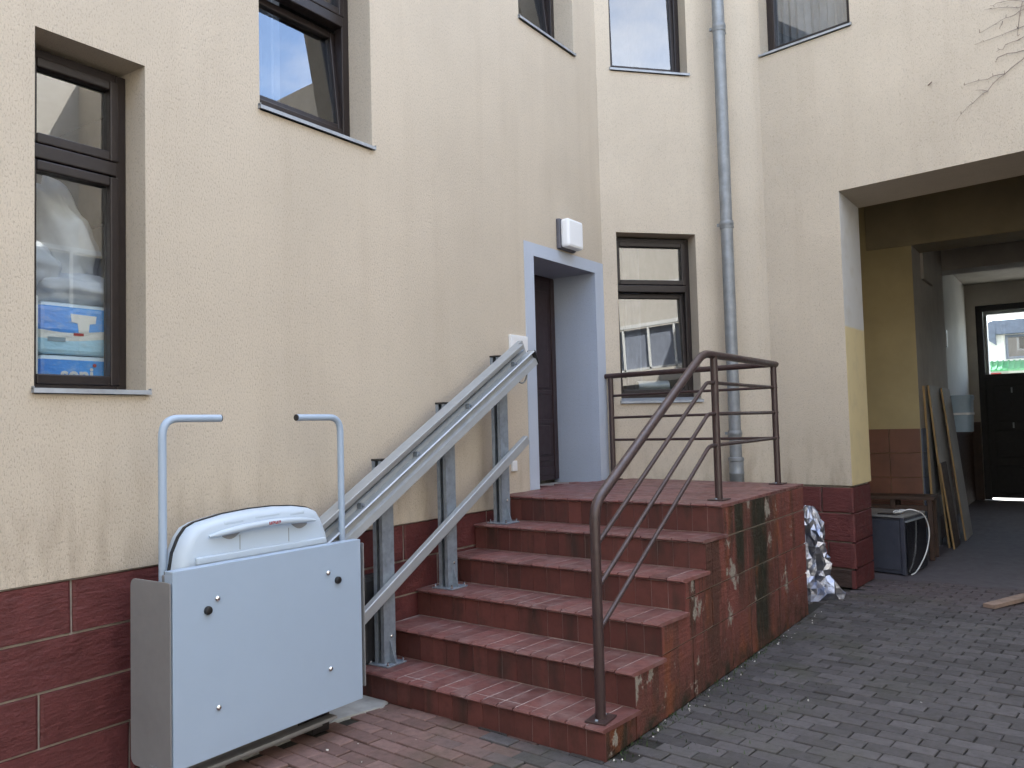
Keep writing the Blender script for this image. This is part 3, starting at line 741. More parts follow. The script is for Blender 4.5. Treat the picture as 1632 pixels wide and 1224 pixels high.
for zt, zl, yl in ((1.860, 1.025, 3.70), (1.650, .815, 3.70), (1.437, .605, 3.70)):
    pth = fillet([(1.798, yl, zl-.015), (1.770, 5.30, zt-.004), (1.757, 5.475, zt), (1.693, 7.055, zt+.008)], [.04, .03], 4)
    part('mid_rail', MB().tube(pth, .013, 10), 'rail_paint', hr, smooth=True)
    part('mid_rail', MB().tube([(.065, 7.178, zt+.008), (1.70, 6.985, zt+.008)], .012, 10), 'rail_paint', hr, smooth=True)

# ------------------------------------------------------------------ stair lift rail with its posts
lr = thing('lift_guide_rail', (.25, 4.5, 0), 'sloping aluminium guide rail of the stair lift on three galvanised posts', 'guide rail')
for (y, z0, z1) in ((3.875, .151, 1.405), (4.51, .509, 1.765), (5.165, .876, 2.125)):
    m = MB(); x0, x1, y0, y1, t = .13, .21, y-.052, y+.052, .006
    for b in ((x1-t, x1, y0, y1), (x0, x0+t, y0, y1), (x0+t, x1-t, y1-t, y1), (x0+t, x0+.026, y0, y0+t), (x1-.026, x1-t, y0, y0+t)): m.box(b[0], b[1], b[2], b[3], z0+.008, z1)
    ps = part('post', m, 'galvanised', lr)
    part('post_cap', MB().box(x0-.003, x1+.003, y0-.003, y1+.003, z1, z1+.014), 'black_plastic', ps, bevel=.003)
    bpl = part('base_plate', MB().box(.09, .27, y-.085, y+.085, z0, z0+.009), 'galvanised', ps, bevel=.002)
    m = MB().prism([(x1, y-.003, z0+.009), (x1+.05, y-.003, z0+.009), (x1, y-.003, z0+.15)], (0, 0, 0), (0, .006, 0)); m.prism([(.17, y1, z0+.009), (.17, y1+.045, z0+.009), (.17, y1, z0+.14)], (0, 0, 0), (.006, 0, 0))
    part('gusset', m, 'galvanised', ps)
    for sx, sy in ((.255, -.07), (.255, .07), (.11, .07), (.11, -.07)):
        part('bolt', MB().lathe([(.010, .009), (.010, .018), (.006, .019), (.006, .032)], (sx, y+sy, z0), 8), 'chrome', ps)
    part('bolt', MB().lathe([(.009, 0), (.009, .008), (.004, .011)], (x1, y+.01, z0+.17), 8, 'X'), 'chrome', ps)
SL = math.atan(.5575); T_ = Vector((0, cos(SL), sin(SL))); V_ = Vector((0, -sin(SL), cos(SL)))
O_ = Vector((0, 5.269, 2.213))
def rail_prof(name, prof, s0, s1, mat, bevel=0):
    N = len(prof); vs = [O_+T_*s+V_*v+Vector((x, 0, 0)) for s in (s0, s1) for x, v in prof]
    m = MB().add(vs, [tuple(range(N))[::-1], tuple(range(N, 2*N))]+[(i, (i+1) % N, N+(i+1) % N, N+i) for i in range(N)])
    return part(name, m, mat, lr, bevel=bevel)
LOW = -3.25
rail_prof('top_lip', [(.272, -.034), (.308, -.034), (.314, -.028), (.322, .000), (.320, .006), (.272, .006)], LOW, .02, 'aluminium', .0012)
rail_prof('web', [(.225, -.215), (.268, -.215), (.268, .0), (.225, .0)], LOW, .10, 'aluminium')
rail_prof('ridge', [(.268, -.105), (.318, -.105), (.326, -.112), (.318, -.121), (.268, -.121)], LOW, .135, 'aluminium', .001)
rail_prof('track_face', [(.268, -.121), (.288, -.124), (.292, -.165), (.312, -.176), (.318, -.222), (.300, -.228), (.268, -.226)], LOW, .135, 'aluminium')
rail_prof('groove', [(.268, -.070), (.284, -.070), (.284, -.060), (.268, -.060)], LOW, .06, 'galvanised')
rail_prof('end_plug', [(.250, -.225), (.325, -.225), (.325, -.108), (.250, -.108)], .137, .150, 'black_plastic', .004)
for s_ in (-2.0, -1.42, -.78, -.12):
    m = MB(); p = O_+T_*s_+V_*(-.088)
    m.box(.268, .300, p.y-.012, p.y+.012, p.z-.022, p.z+.010); m.lathe([(.008, 0), (.008, .014)], (.296, p.y+.004, p.z-.006), 8, 'X'); part('rail_stop', m, 'galvanised', lr)
# flat lower bar
O2 = Vector((0, 5.40, 1.485))
vs = [O2+T_*s+V_*v+Vector((x, 0, 0)) for s in (-2.6, .02) for x, v in ((.222, -.034), (.258, -.034), (.262, -.029), (.262, .029), (.258, .034), (.222, .034))]
part('lower_bar', MB().add(vs, [(5, 4, 3, 2, 1, 0), (6, 7, 8, 9, 10, 11)]+[(i, (i+1) % 6, 6+(i+1) % 6, 6+i) for i in range(6)]), 'aluminium', lr)
pth = [Vector((.27, 5.33+.075*sin(a), 1.985-.085*cos(a)+.03)) for a in [(-1.35+i*.27) for i in range(12)]]
part('cable', MB().tube(pth, .0065, 8), 'zinc', lr, smooth=True)

# ------------------------------------------------------------------ stair lift
lf = thing('stair_lift', (.4, 2.75, 0), 'light grey wheelchair stair lift parked folded at the foot of the steps', 'stair lift')
Y0, Y1, XP = 2.160, 3.293, .55
m = MB(); m.box(XP-.012, XP, Y0, Y1, .158, 1.008); m.box(XP-.060, XP-.012, Y0, Y1, .994, 1.008); m.box(XP-.06, XP-.012, Y0, Y0+.004, .158, .994); m.box(XP-.06, XP-.012, Y1-.004, Y1, .158, .994); m.box(XP-.06, XP-.012, Y0, Y1, .158, .170)
pn = part('platform_panel', m, 'lift_paint', lf, bevel=.0025)
for y, z in ((2.333, .812), (3.120, .817)):
    part('knob', MB().lathe([(.019, 0), (.0195, .010), (.017, .015), (.009, .018)], (XP, y, z), 16, 'X'), 'black_plastic', pn, smooth=True)
for y, z in ((2.385, .855), (3.056, .864), (2.387, .368), (3.064, .371)):
    part('bolt', MB().lathe([(.014, 0), (.0135, .004), (.009, .009), (.004, .0115)], (XP, y, z), 14, 'X'), 'chrome', pn, smooth=True)
m = MB(); m.box(XP-.115, XP-.062, Y0+.02, Y1-.02, .20, .985); part('platform_core', m, 'lift_grey', lf, bevel=.006)
part('hinge_slot', MB().box(XP-.11, XP-.075, Y0+.03, Y0+.30, .985, .998), 'black_plastic', lf); part('hinge_slot', MB().box(XP-.11, XP-.075, Y1-.26, Y1-.03, .985, .998), 'black_plastic', lf)
# side flaps with rounded corners
def flap(y, x0, x1, z0, z1, t=.006, r=.035, sgn=1):
    pts = []
    for cx, cz, a0 in ((x1-.006, z0+.006, -90), (x1-.006, z1-.006, 0), (x0+r, z1-r, 90), (x0+r, z0+r, 180)):
        rr = .006 if cx > (x0+x1)/2 else r
        for k in range(5): a = radians(a0+k*22.5); pts.append((cx+rr*cos(a), y, cz+rr*sin(a)))
    return MB().prism(pts, (0, 0, 0), (0, t, 0))
fl = part('boarding_flap', flap(Y0-.012, .246, .548, .140, .962), 'lift_grey', lf, bevel=.0015)
m = MB(); m.box(.40, .455, Y0-.020, Y0-.012, .150, .168); part('flap_hinge', m, 'zinc', fl, bevel=.003)
part('boarding_flap', flap(Y1+.022, .246, .548, .215, .985), 'lift_grey', lf, bevel=.0015)
part('underside_flap', MB().box(.44, .50, Y0+.10, Y1-.14, .085, .10), 'lift_grey', lf, bevel=.002); part('underside_flap', MB().box(.395, .43, Y0+.12, Y1-.18, .045, .056), 'lift_grey', lf, bevel=.002)
part('support_foot', MB().box(.30, .37, Y0-.005, Y0+.09, .007, .20), 'lift_grey', lf, bevel=.006); part('support_foot', MB().box(.30, .42, Y1-.24, Y1-.12, .007, .20), 'black_plastic', lf, bevel=.006)
# carriage behind the panel: profile cover with rounded top
def cover_outline(s=1., dz=0.):
    pts = [(2.262, .93), (2.285, 1.06), (2.318, 1.128), (2.352, 1.168), (2.40, 1.188), (2.55, 1.212), (2.70, 1.222), (2.85, 1.222), (2.98, 1.212), (3.07, 1.196), (3.112, 1.178), (3.140, 1.14), (3.178, 1.06), (3.212, .93)]
    cy, cz = 2.74, 1.0
    return [(cy+(y-cy)*s, cz+(z-cz)*s+dz) for y, z in pts]
def loft(rings, caps=True):
    m = MB(); n = len(rings[0]); vs = [p for r in rings for p in r]; fs = []
    for i in range(len(rings)-1):
        for k in range(n): fs.append((i*n+k, i*n+(k+1) % n, (i+1)*n+(k+1) % n, (i+1)*n+k))
    if caps: fs += [tuple(range(n))[::-1], tuple((len(rings)-1)*n+k for k in range(n))]
    return m.add(vs, fs)
ring = lambda x, s, dz=0: [(x, y, z) for y, z in cover_outline(s, dz)]
part('carriage_back', loft([ring(.300, .985), ring(.330, 1.0), ring(.352, 1.0)]), 'lift_plastic', lf, smooth=True)
part('cover_seam', loft([ring(.348, 1.014, .002), ring(.364, 1.014, .002)]), 'black_plastic', lf)
part('carriage_cover', loft([ring(.358, 1.0), ring(.385, .995), ring(.41, .975, -.002), ring(.424, .94, -.006), ring(.430, .90, -.01), ring(.432, .5, -.01)]), 'lift_plastic', lf, smooth=True)
m = MB().box(.432, .452, 2.35, 3.14, 1.0, 1.035); part('cover_ledge', m, 'lift_plastic', lf, bevel=.006)
# recessed hand grip
gy = [2.42+i*.0585 for i in range(12)]
def arc(y): return 1.122+.030*(1-((y-2.77)/.36)**2)
gp_ = [Vector((.440+.020*(1-((y-2.76)/.36)**4), y, arc(y))) for y in gy]
hg = part('hand_grip', MB().tube(gp_, [.006, .013, .016, .017, .017, .017, .017, .017, .016, .015, .012, .006], 10), 'lift_plastic', lf, smooth=True)
m = MB()
for i in range(4):
    y = 2.742+i*.019; z = arc(y)
    m.box(.474, .4785, y, y+.004, z-.007, z+.007); m.box(.474, .4785, y+.004, y+.014, z-.007+.010*(i % 2), z-.003+.010*(i % 2)); m.box(.474, .4785, y+.010, y+.014, z-.004, z+.007)
part('red_lettering', m, 'red_print', hg)
for a, b in ((2.50, 2.60), (2.92, 3.02)):
    pts = [(.430, y, arc(y)-.022-.022*sin(pi*t)) for t, y in [(i/8, a+(b-a)*i/8) for i in range(9)]]+[(.430, b, arc(b)-.012), (.430, a, arc(a)-.012)]
    part('grip_recess', MB().prism(pts, (0, 0, 0), (.0045, 0, 0)), 'lift_grey', lf)
for a, b, c, e in ((2.50, 2.64, 1.156, 1.192), (2.68, 2.86, 1.168, 1.202), (2.90, 3.02, 1.16, 1.196)):
    part('cover_rib', MB().prism([(.405, a, c), (.405, b, c+.004), (.405, b-.01, e), (.405, a+.01, e-.004)], (0, 0, 0), (.026, 0, 0)), 'lift_plastic', lf, bevel=.012)
for y in (2.60, 2.90): part('cover_groove', MB().box(.430, .4335, y-.0015, y+.0015, 1.04, 1.11), 'lift_grey', lf)
m = MB().box(.300, .345, 2.30, 3.19, .30, 1.0); part('carriage_body', m, 'lift_grey', lf, bevel=.01)
for nm, ya, ye in (('l', 2.262, 2.575), ('r', 3.378, 3.060)):
    d = 1 if ye > ya else -1; z1 = 1.678
    pth = fillet([(.32, ya, .55), (.32, ya, z1), (.32, ye, z1)], [.085], 8)
    b_ = part('safety_bar', MB().tube(pth, .0185, 14), 'lift_paint', lf, smooth=True)
    part('end_cap', MB().tube([(.32, ye, z1), (.32, ye+d*.006, z1)], .0175, 14), 'black_plastic', b_, smooth=True)

# ------------------------------------------------------------------ fittings on the walls
ln = thing('wall_lamp', (.05, 6.5, 3.18), 'square white outdoor lamp on the wall above the entrance door', 'wall lamp')
part('lamp_base', MB().box(.0, .042, 6.348, 6.628, 3.178, 3.452), 'lamp_base', ln, bevel=.01)
part('diffuser', MB().box(.040, .130, 6.356, 6.622, 3.186, 3.446), 'lamp_white', ln, bevel=.024)
dp = thing('downpipe', (.97, 8.05, 0), 'grey zinc rainwater downpipe in the rounded corner of the building', 'downpipe')
dx, dy = .975, 8.03
part('pipe', MB().tube([(dx, dy, 1.23), (dx-.004, dy, 4.05)], .059, 20), 'zinc', dp, smooth=True)
part('pipe', MB().tube([(dx-.004, dy, 4.05), (dx-.008, dy, TOP)], .0605, 20), 'zinc', dp, smooth=True)
part('standpipe', MB().lathe([(.070, 0), (.070, 1.07), (.073, 1.075), (.073, 1.09), (.070, 1.095), (.070, 1.20), (.076, 1.205), (.076, 1.235), (.064, 1.24)], (dx, dy, 0), 20), 'zinc', dp, smooth=True)
for z in (1.475, 3.56, 5.57):
    cl = part('bracket', MB().lathe([(.061, -.045), (.066, -.045), (.066, -.02), (.069, -.015), (.069, .015), (.066, .02), (.066, .03), (.061, .03)], (dx-.003, dy, z), 20), 'zinc', dp, smooth=True)
    m = MB().box(dx-.10, dx-.06, dy-.012, dy+.012, z-.014, z+.014); m.box(dx-.012, dx+.012, dy+.06, dy+.17, z-.01, z+.01); part('bracket_bolt', m, 'zinc', cl)
jb = thing('junction_box', (.02, 5.67, 2.05), 'flat white electrical box on the wall behind the rail top', 'junction box')
part('box_lid', MB().box(.0, .03, 5.552, 5.80, 2.06, 2.345), 'white_plastic', jb, bevel=.006); part('lid_rim', MB().box(.03, .034, 5.572, 5.785, 2.08, 2.325), 'white_plastic', jb, bevel=.002)
single('wall_socket', MB().box(.0, .02, 5.545, 5.612, 1.238, 1.322), 'white_plastic', 'small white socket plate low on the wall left of the door', 'socket', bevel=.004)

# vine on the right wall
vn = thing('climbing_vine', (3.6, 7.95, 4.2), 'bare twigs of a climbing vine spreading over the upper right wall', 'vine')
VP = [[(1.95, 4.95), (1.58, 4.52), (1.44, 4.43), (1.31, 4.33), (1.19, 4.26), (1.05, 4.14)], [(1.44, 4.43), (1.31, 4.42), (1.13, 4.43)], [(1.95, 4.85), (1.59, 4.68), (1.46, 4.66), (1.39, 4.62)],
      [(1.95, 4.9), (1.6, 4.78), (1.44, 4.77), (1.23, 4.74)], [(1.95, 5.2), (1.6, 4.92), (1.52, 4.9), (1.45, 4.88), (1.27, 4.84)], [(1.45, 4.88), (1.42, 4.81)], [(1.95, 5.1), (1.61, 4.99), (1.44, 5.04), (1.36, 5.03)],
      [(1.95, 5.0), (1.6, 4.94), (1.48, 4.98), (1.32, 5.02)], [(1.59, 4.58), (1.41, 4.59), (1.38, 4.54)], [(2.2, 5.6), (1.9, 5.35), (1.7, 5.22), (1.5, 5.2)], [(1.60, 5.0), (1.56, 4.80), (1.55, 4.72)], [(1.31, 4.33), (1.22, 4.35)]]
for k, L in enumerate(VP):
    pth = []
    for i in range(len(L)-1):
        for t in (0, .33, .66): pth.append((L[i][0]*(1-t)+L[i+1][0]*t, L[i][1]*(1-t)+L[i+1][1]*t))
    pth.append(L[-1]); n = len(pth)
    P3 = [A0+RD*u+RN*(.012+R.uniform(0, .012))+Vector((0, 0, z+R.uniform(-.012, .012))) for u, z in pth]
    tw_o = part('twig', MB().tube(P3, [.0026*(1-i/n)+.0009 for i in range(n)], 5), 'twig', vn)
    m = MB()
    for p in P3[2::2]: m.tube([p, p+Vector((R.uniform(-.02, .02), -.012, R.uniform(-.03, .03)))], [.003, .0015], 4)
    if len(P3) > 4: part('spur', m, 'twig', tw_o)
single('wall_hook', MB().tube([A0+RD*.84+RN*.005+Vector((0, 0, 4.52)), A0+RD*.88+RN*.03+Vector((0, 0, 4.53))], .005, 8), 'twig', 'short rusty hook in the wall above the gateway', 'hook')

# ------------------------------------------------------------------ things inside the first window
def sack(c, r, seed, label, tilt=0.):
    rr = random.Random(seed); bm = bmesh.new(); bmesh.ops.create_icosphere(bm, subdivisions=4, radius=1)
    ph = [rr.uniform(0, 6.28) for _ in range(6)]
    for v in bm.verts:
        p = v.co; a = atan2(p.y, p.x)
        k = 1+.07*sin(5*p.z+ph[0]+2*a)+.05*sin(9*a+ph[1]+4*p.z)+.04*sin(13*p.z+ph[2])
        v.co = Vector((p.x*r[0]*k, p.y*r[1]*k, p.z*r[2]*(1 if p.z > 0 else .85)*k))
    bmesh.ops.rotate(bm, cent=(0, 0, 0), matrix=Matrix.Rotation(tilt, 3, 'X'), verts=bm.verts)
    me = bpy.data.meshes.new('sack'); bm.to_mesh(me); bm.free(); me.materials.append(MATS['sack'])
    for f in me.polygons: f.use_smooth = True
    return tag(link('sack', me, None, c), label, 'sack', 'sacks stored behind the window')
sack((-.52, 2.22, 2.60), (.20, .15, .34), 1, 'tall pale sack leaning right behind the window glass', .30)
sack((-.42, 1.92, 2.44), (.16, .23, .17), 2, 'plump grey sack lying left above the blue packs')
sack((-.42, 2.24, 2.34), (.17, .24, .10), 3, 'flattened pale sack lying directly on the upper blue pack')
sack((-.80, 1.95, 2.85), (.25, .25, .30), 4, 'grey sack piled highest at the back of the window')
single('storage_shelf', MB().box(-1.3, -.25, 1.5, 2.9, 1.70, 1.73), 'carton', 'pale shelf board inside the left window carrying the packs', 'shelf')
def pack(z0, z1, label):
    p = single('paper_goods_pack', MB().box(-.62, -.265, 2.0, 2.56, z0, z1), 'pack_print', label, 'pack', 'blue packs behind the window', bevel=.02); return p
lo = pack(1.732, 2.005, 'lower blue pack with white seni lettering behind the left window')
hi = pack(2.01, 2.265, 'upper blue and white pack under the sacks behind the left window')
lx = -.2615
cv = bpy.data.curves.new('lettering', 'FONT'); cv.body = 'seni'; cv.size = .105; cv.offset = .0028; cv.extrude = .001; cv.align_x = 'CENTER'
tx0 = bpy.data.objects.new('lettering_curve', cv); COL.objects.link(tx0); bpy.context.view_layer.update()
lme = bpy.data.meshes.new_from_object(tx0.evaluated_get(bpy.context.evaluated_depsgraph_get())); bpy.data.objects.remove(tx0); bpy.data.curves.remove(cv)
lme.materials.clear(); lme.materials.append(MATS['white_plastic'])
tx = bpy.data.objects.new('lettering', lme); COL.objects.link(tx)
tx.parent = lo; tx.matrix_local = Matrix.Translation(Vector((lx, 2.177, 1.877))-Vector(lo.location)) @ Matrix(((0, 0, 1, 0), (1, 0, 0, 0), (0, 1, 0, 0), (0, 0, 0, 1)))
part('lettering_dot', MB().lathe([(.009, 0), (.009, .003)], (lx-.001, 2.264, 1.960), 12, 'X'), 'red_sign', lo)
part('printed_garment', MB().prism([(lx-.0025, y-.105, z-.023) for y, z in ((2.25, 2.235), (2.38, 2.232), (2.375, 2.195), (2.345, 2.19), (2.34, 2.145), (2.29, 2.145), (2.285, 2.19), (2.255, 2.195))], (0, 0, 0), (.002, 0, 0)), 'carton', hi)
part('printed_word', MB().box(lx-.0025, lx-.0005, 2.16, 2.21, 2.105, 2.118), 'red_sign', hi)
part('printed_panel', MB().box(lx-.0025, lx-.001, 2.035, 2.12, 2.07, 2.092), 'bucket_blue', hi)
single('folded_carton', MB().box(-.60, -.25, 1.70, 1.985, 1.732, 2.285), 'carton', 'tall white carton left of the blue packs in the window', 'carton', bevel=.006)

# cylinder lying on the sill inside the ground floor corner window
q = M0+MD*.66-MN*.42
m = MB().tube([q-MD*.17+Vector((0, 0, 1.98)), q+MD*.17+Vector((0, 0, 1.98))], .055, 18)
single('steel_canister', m, 'aluminium', 'shiny steel canister lying inside the window beside the entrance', 'canister', smooth=True)

# ------------------------------------------------------------------ loose things
# foil
rr = random.Random(11); NA, NZ = 24, 16; vs = []; fs = []
for i in range(NZ+1):
    t = i/NZ
    base = .175-.075*t+.075*max(0, .20-t)/.20-(.065*max(0, t-.80)/.20)
    for k in range(NA):
        a = 2*pi*k/NA+rr.uniform(-.10, .10); r = base*(1+rr.uniform(-.20, .20))+(.018*sin(3*a+7*t))
        z = t*.80+rr.uniform(-.012, .012) if 0 < i else 0
        vs.append((r*cos(a)*1.0-.035*t, r*sin(a)*.75+.06*t, max(0, z)))
for i in range(NZ):
    for k in range(NA):
        a, b, c, d = i*NA+k, i*NA+(k+1) % NA, (i+1)*NA+(k+1) % NA, (i+1)*NA+k
        fs += [(a, b, c), (a, c, d)] if rr.random() < .5 else [(a, b, d), (b, c, d)]
fs.append(tuple(NZ*NA+k for k in range(NA)))
me = MB().add(vs, fs).mesh('foil_sheet', 'foil')
tag(link('foil_sheet', me, None, (1.735, 7.78, 0)), 'crumpled silver foil bundle standing between the steps and the gateway pillar', 'foil')
# oven
C = Vector((2.272, 9.133, 0)); e1 = Vector((-.965, .262, 0)); e2 = Vector((.150, .9887, 0))
T = Matrix(((e1.x, e2.x, 0, C.x), (e1.y, e2.y, 0, C.y), (0, 0, 1, 0), (0, 0, 0, 1)))
ov = thing('built_in_oven', (2.05, 9.55, 0), 'discarded grey built-in oven with dark glass door standing in the gateway', 'oven')
part('casing', MB().box(.0, .56, .03, .66, .012, .575, T), 'oven_side', ov, bevel=.006)
part('casing_panel', MB().box(.05, .54, .018, .032, .05, .545, T), 'oven_side', ov, bevel=.006)
part('corner_trim', MB().box(-.004, .035, .0, .035, .012, .58, T), 'oven_side', ov, bevel=.004)
part('glass_door', MB().box(-.016, -.001, .045, .64, .03, .53, T), 'oven_glass', ov, bevel=.004)
part('door_edge', MB().box(-.020, -.003, .03, .65, .532, .545, T), 'aluminium', ov)
part('top_plate', MB().box(-.01, .57, .0, .66, .577, .592, T), 'oven_top', ov, bevel=.003)
part('top_slot', MB().box(.10, .30, .10, .22, .592, .600, T), 'black_plastic', ov)
pth = [T @ Vector(p) for p in [(.12, .25, .60), (.05, .32, .635), (-.02, .38, .615), (-.055, .46, .57), (-.075, .52, .47), (-.08, .52, .35), (-.07, .44, .2), (-.055, .30, .09), (-.045, .15, .025), (-.03, .08, .012)]]
cp = []
for i in range(len(pth)-1):
    p0 = pth[max(0, i-1)]; p1, p2 = pth[i], pth[i+1]; p3 = pth[min(len(pth)-1, i+2)]
    for k in range(5):
        t = k/5; cp.append(.5*((2*p1)+(p2-p0)*t+(2*p0-5*p1+4*p2-p3)*t*t+(3*p1-p0-3*p2+p3)*t**3))
part('power_cable', MB().tube(cp+[pth[-1]], .0062, 8), 'cable_white', ov, smooth=True)
m = MB(); 
m.tube([T @ Vector((.13+.045*cos(a), .23+.05*sin(a), .612+.008*sin(2*a))) for a in [i*.35 for i in range(19)]], .007, 8); m.tube([T @ Vector((.10+.03*cos(a), .27+.03*sin(a), .628)) for a in [i*.4 for i in range(16)]], .007, 8)
part('cable_coil', m, 'cable_white', ov, smooth=True)
# wooden bench behind it
bn = thing('wooden_bench', (1.95, 10.4, 0), 'old dark wooden bench frame behind the discarded oven', 'bench')
part('seat_plank', MB().box(1.45, 2.40, 10.25, 10.62, .66, .70), 'wood_dark', bn, bevel=.004)
part('rail', MB().box(1.47, 2.38, 10.27, 10.31, .54, .60), 'wood_dark', bn); part('rail', MB().box(1.47, 2.38, 10.27, 10.31, .36, .42), 'wood_dark', bn)
for x in (1.48, 1.95, 2.33):
    for y in (10.26, 10.56): part('leg', MB().box(x, x+.05, y, y+.05, 0, .66), 'wood_dark', bn, bevel=.004)
# boards leaning on the passage wall
def board(name_, y0, y1, zt, xb, xt, th_, label, mat='chipboard'):
    ang = atan2(xb-xt, zt); L = sqrt((xb-xt)**2+zt**2)
    T = Matrix.Translation((xb, y0, 0.0)) @ Matrix.Rotation(-ang, 4, 'Y')
    b = thing('leaning_board', (xb, (y0+y1)/2, 0), label, 'board', 'boards leaning on the passage wall')
    part('face', MB().box(-th_, th_*0, 0, y1-y0, .0, L, T), mat, b, bevel=.001)
    part('raw_edge', MB().box(-th_, 0, -.004, 0, 0, L, T), 'board_edge', b)
board('a', 11.20, 11.66, 1.96, 2.272, 2.23, .026, 'tall narrow board standing closest to the dado edge')
board('b', 11.32, 12.25, 1.97, 2.405, 2.262, .022, 'wide tall grey board with golden front edge')
board('c', 12.05, 12.75, 1.95, 2.50, 2.31, .020, 'tall grey board leaning deepest into the passage')
board('d', 11.22, 11.70, 1.02, 2.468, 2.36, .020, 'half-height brown board in front of the tall boards', 'wood_dark')
# tub on the passage wall, switch box
tb = thing('wall_tub', (2.37, 13.2, 1.35), 'pale blue ribbed plastic tub hung on the passage wall', 'tub')
def rrect(cx, cy, hx, hy, r, z):
    pts = []
    for sx, sy, a0 in ((1, 1, 0), (-1, 1, 90), (-1, -1, 180), (1, -1, 270)):
        for k in range(5): a = radians(a0+22.5*k); pts.append((cx+sx*(hx-r)+r*cos(a), cy+sy*(hy-r)+r*sin(a), z))
    return pts
rg = lambda s, z: rrect(2.385, 13.2, .15*s, .20*s, .07*s, z)
part('tub_body', loft([rg(.9, 1.36), rg(.96, 1.60), rg(1.0, 1.82)]), 'bucket_blue', tb, smooth=True)
part('rim', loft([rg(1.06, 1.80), rg(1.07, 1.865), rg(1.0, 1.87)]), 'bucket_blue', tb); part('band', loft([rg(1.03, 1.595), rg(1.03, 1.625)]), 'white_plastic', tb)
single('switch_box', MB().box(2.03, 2.16, 14.0, 14.12, 2.62, 2.88), 'white_plastic', 'white switch box high on the pale passage wall', 'switch box', bevel=.01)
# plank on the courtyard floor
T = Matrix.Translation((3.09, 7.93, .004)) @ Matrix.Rotation(radians(-28), 4, 'Z') @ Matrix.Rotation(radians(2.0), 4, 'X')
single('wooden_plank', MB().box(-.045, .055, 0, 1.5, 0, .032, T), 'wood_raw', 'raw timber plank end lying on the paving at the right', 'plank', bevel=.002)
T = Matrix.Translation((3.45, 8.0, .003)) @ Matrix.Rotation(radians(-50), 4, 'Z')
single('wooden_lath', MB().box(-.02, .02, 0, .8, 0, .02, T), 'wood_dark', 'dark thin lath lying beside the raw timber plank', 'lath', bevel=.002)
# black tub behind the first rail post
single('black_bin', MB().box(.008, .118, 3.74, 4.02, .151, .69), 'bin_black', 'flat black bin squeezed between the wall and the first rail post', 'bin', bevel=.03)
# litter
single('white_straw', MB().tube([(2.62, 3.62, .008), (2.72, 3.63, .008)], .004, 6), 'white_plastic', 'thin white straw lying on the grey paving', 'litter')
m = MB(); rr = random.Random(3)
for _ in range(70):
    if rr.random() < .55: y = rr.uniform(3.5, 7.2); x = 1.89+abs(rr.gauss(0, .06))
    else: x = rr.uniform(.6, 3.4); y = rr.uniform(2.6, 5.2)
    if x < 1.88 and y > 3.4: continue
    s = rr.uniform(.002, .0055)*(1.6 if rr.random() < .1 else 1); T = Matrix.Translation((x, y, .002)) @ Euler((rr.random()*3, rr.random()*3, rr.random()*3)).to_matrix().to_4x4()
    m.box(-s, s, -s*.7, s*.7, -s*.5, s*.5, T)
part('plaster_crumbs', m, 'crumb', None, kind='stuff')
m = MB()
for _ in range(420):
    q = rr.random()
    if q < .7: y = rr.uniform(3.55, 6.3); x = 1.888+abs(rr.gauss(0, .035))
    else: x = rr.uniform(1.95, 2.5); y = rr.gauss(4.6, .5)
    a = rr.uniform(0, 6.28); h = rr.uniform(.006, .022); d = Vector((cos(a), sin(a), 0))*rr.uniform(.004, .014); wv = Vector((-sin(a), cos(a), 0))*.0035
    b = Vector((x, y, -.002)); m.add([b-wv, b+wv, b+d+wv*.3+Vector((0, 0, h)), b+d-wv*.3+Vector((0, 0, h))], [(0, 1, 2, 3)])
part('joint_weeds', m, 'moss', None, kind='stuff')

# ------------------------------------------------------------------ houses around, seen in the panes and through the fanlight
nb = thing('neighbouring_building', (9.2, 2, 0), 'sunlit cream house across the courtyard with white balcony', 'building')
NX = 9.0
holes = [(1.0+3.2*i, 2.1+3.2*i, z, z+1.6) for i in range(-2, 4) for z in (1.2, 4.4)]
m = MB(); wall_grid(m, Vector((NX, -9, 0)), Vector((0, 1, 0)), 0, 16.1, 0, 8.6, [(h[0]+1, h[1]+1, h[2], h[3]) for h in holes if 0 < h[0]+1 and h[1]+1 < 15.9])
m.quad((NX, -9, 8.6), (NX, 7.1, 8.6), (NX+9, 7.1, 8.6), (NX+9, -9, 8.6)); m.quad((NX, -9, 0), (NX+9, -9, 0), (NX+9, -9, 8.6), (NX, -9, 8.6)); part('wall', m, 'render_far', nb)
for h in holes:
    a, b = h[0]+1-9, h[1]+1-9
    if a < -9 or b > 6.9: continue
    m = MB(); 
    for c in ((a, a+.07, h[2], h[3]), (b-.07, b, h[2], h[3]), (a+.07, b-.07, h[2], h[2]+.07), (a+.07, b-.07, h[3]-.07, h[3]), ((a+b)/2-.03, (a+b)/2+.03, h[2]+.07, h[3]-.07)): m.box(NX+.08, NX+.15, c[0], c[1], c[2], c[3])
    wf = part('window', m, 'white_metal', nb); part('pane', MB().box(NX+.11, NX+.12, a+.07, b-.07, h[2]+.07, h[3]-.07), 'oven_glass', wf)
m = MB().box(NX-.25, NX+9.2, -9.2, 6.9, 8.6, 8.85); part('eaves', m, 'slate', nb)
m = MB().box(NX-1.3, NX, 3.6, 6.8, 3.15, 3.32); bal = part('balcony', m, 'render_far', nb)
m = MB()
m.box(NX-1.32, NX-1.26, 3.6, 6.8, 4.28, 4.35); m.box(NX-1.31, NX-1.27, 3.6, 6.8, 3.42, 3.46)
for i in range(7): m.box(NX-1.31, NX-1.27, 3.6+i*.527, 3.64+i*.527, 3.32, 4.28)
part('balcony_railing', m, 'white_metal', bal)
m = MB().box(NX-1.24, NX-1.22, 3.65, 6.75, 3.46, 4.26); part('balcony_screen', m, 'blind_blue', bal)
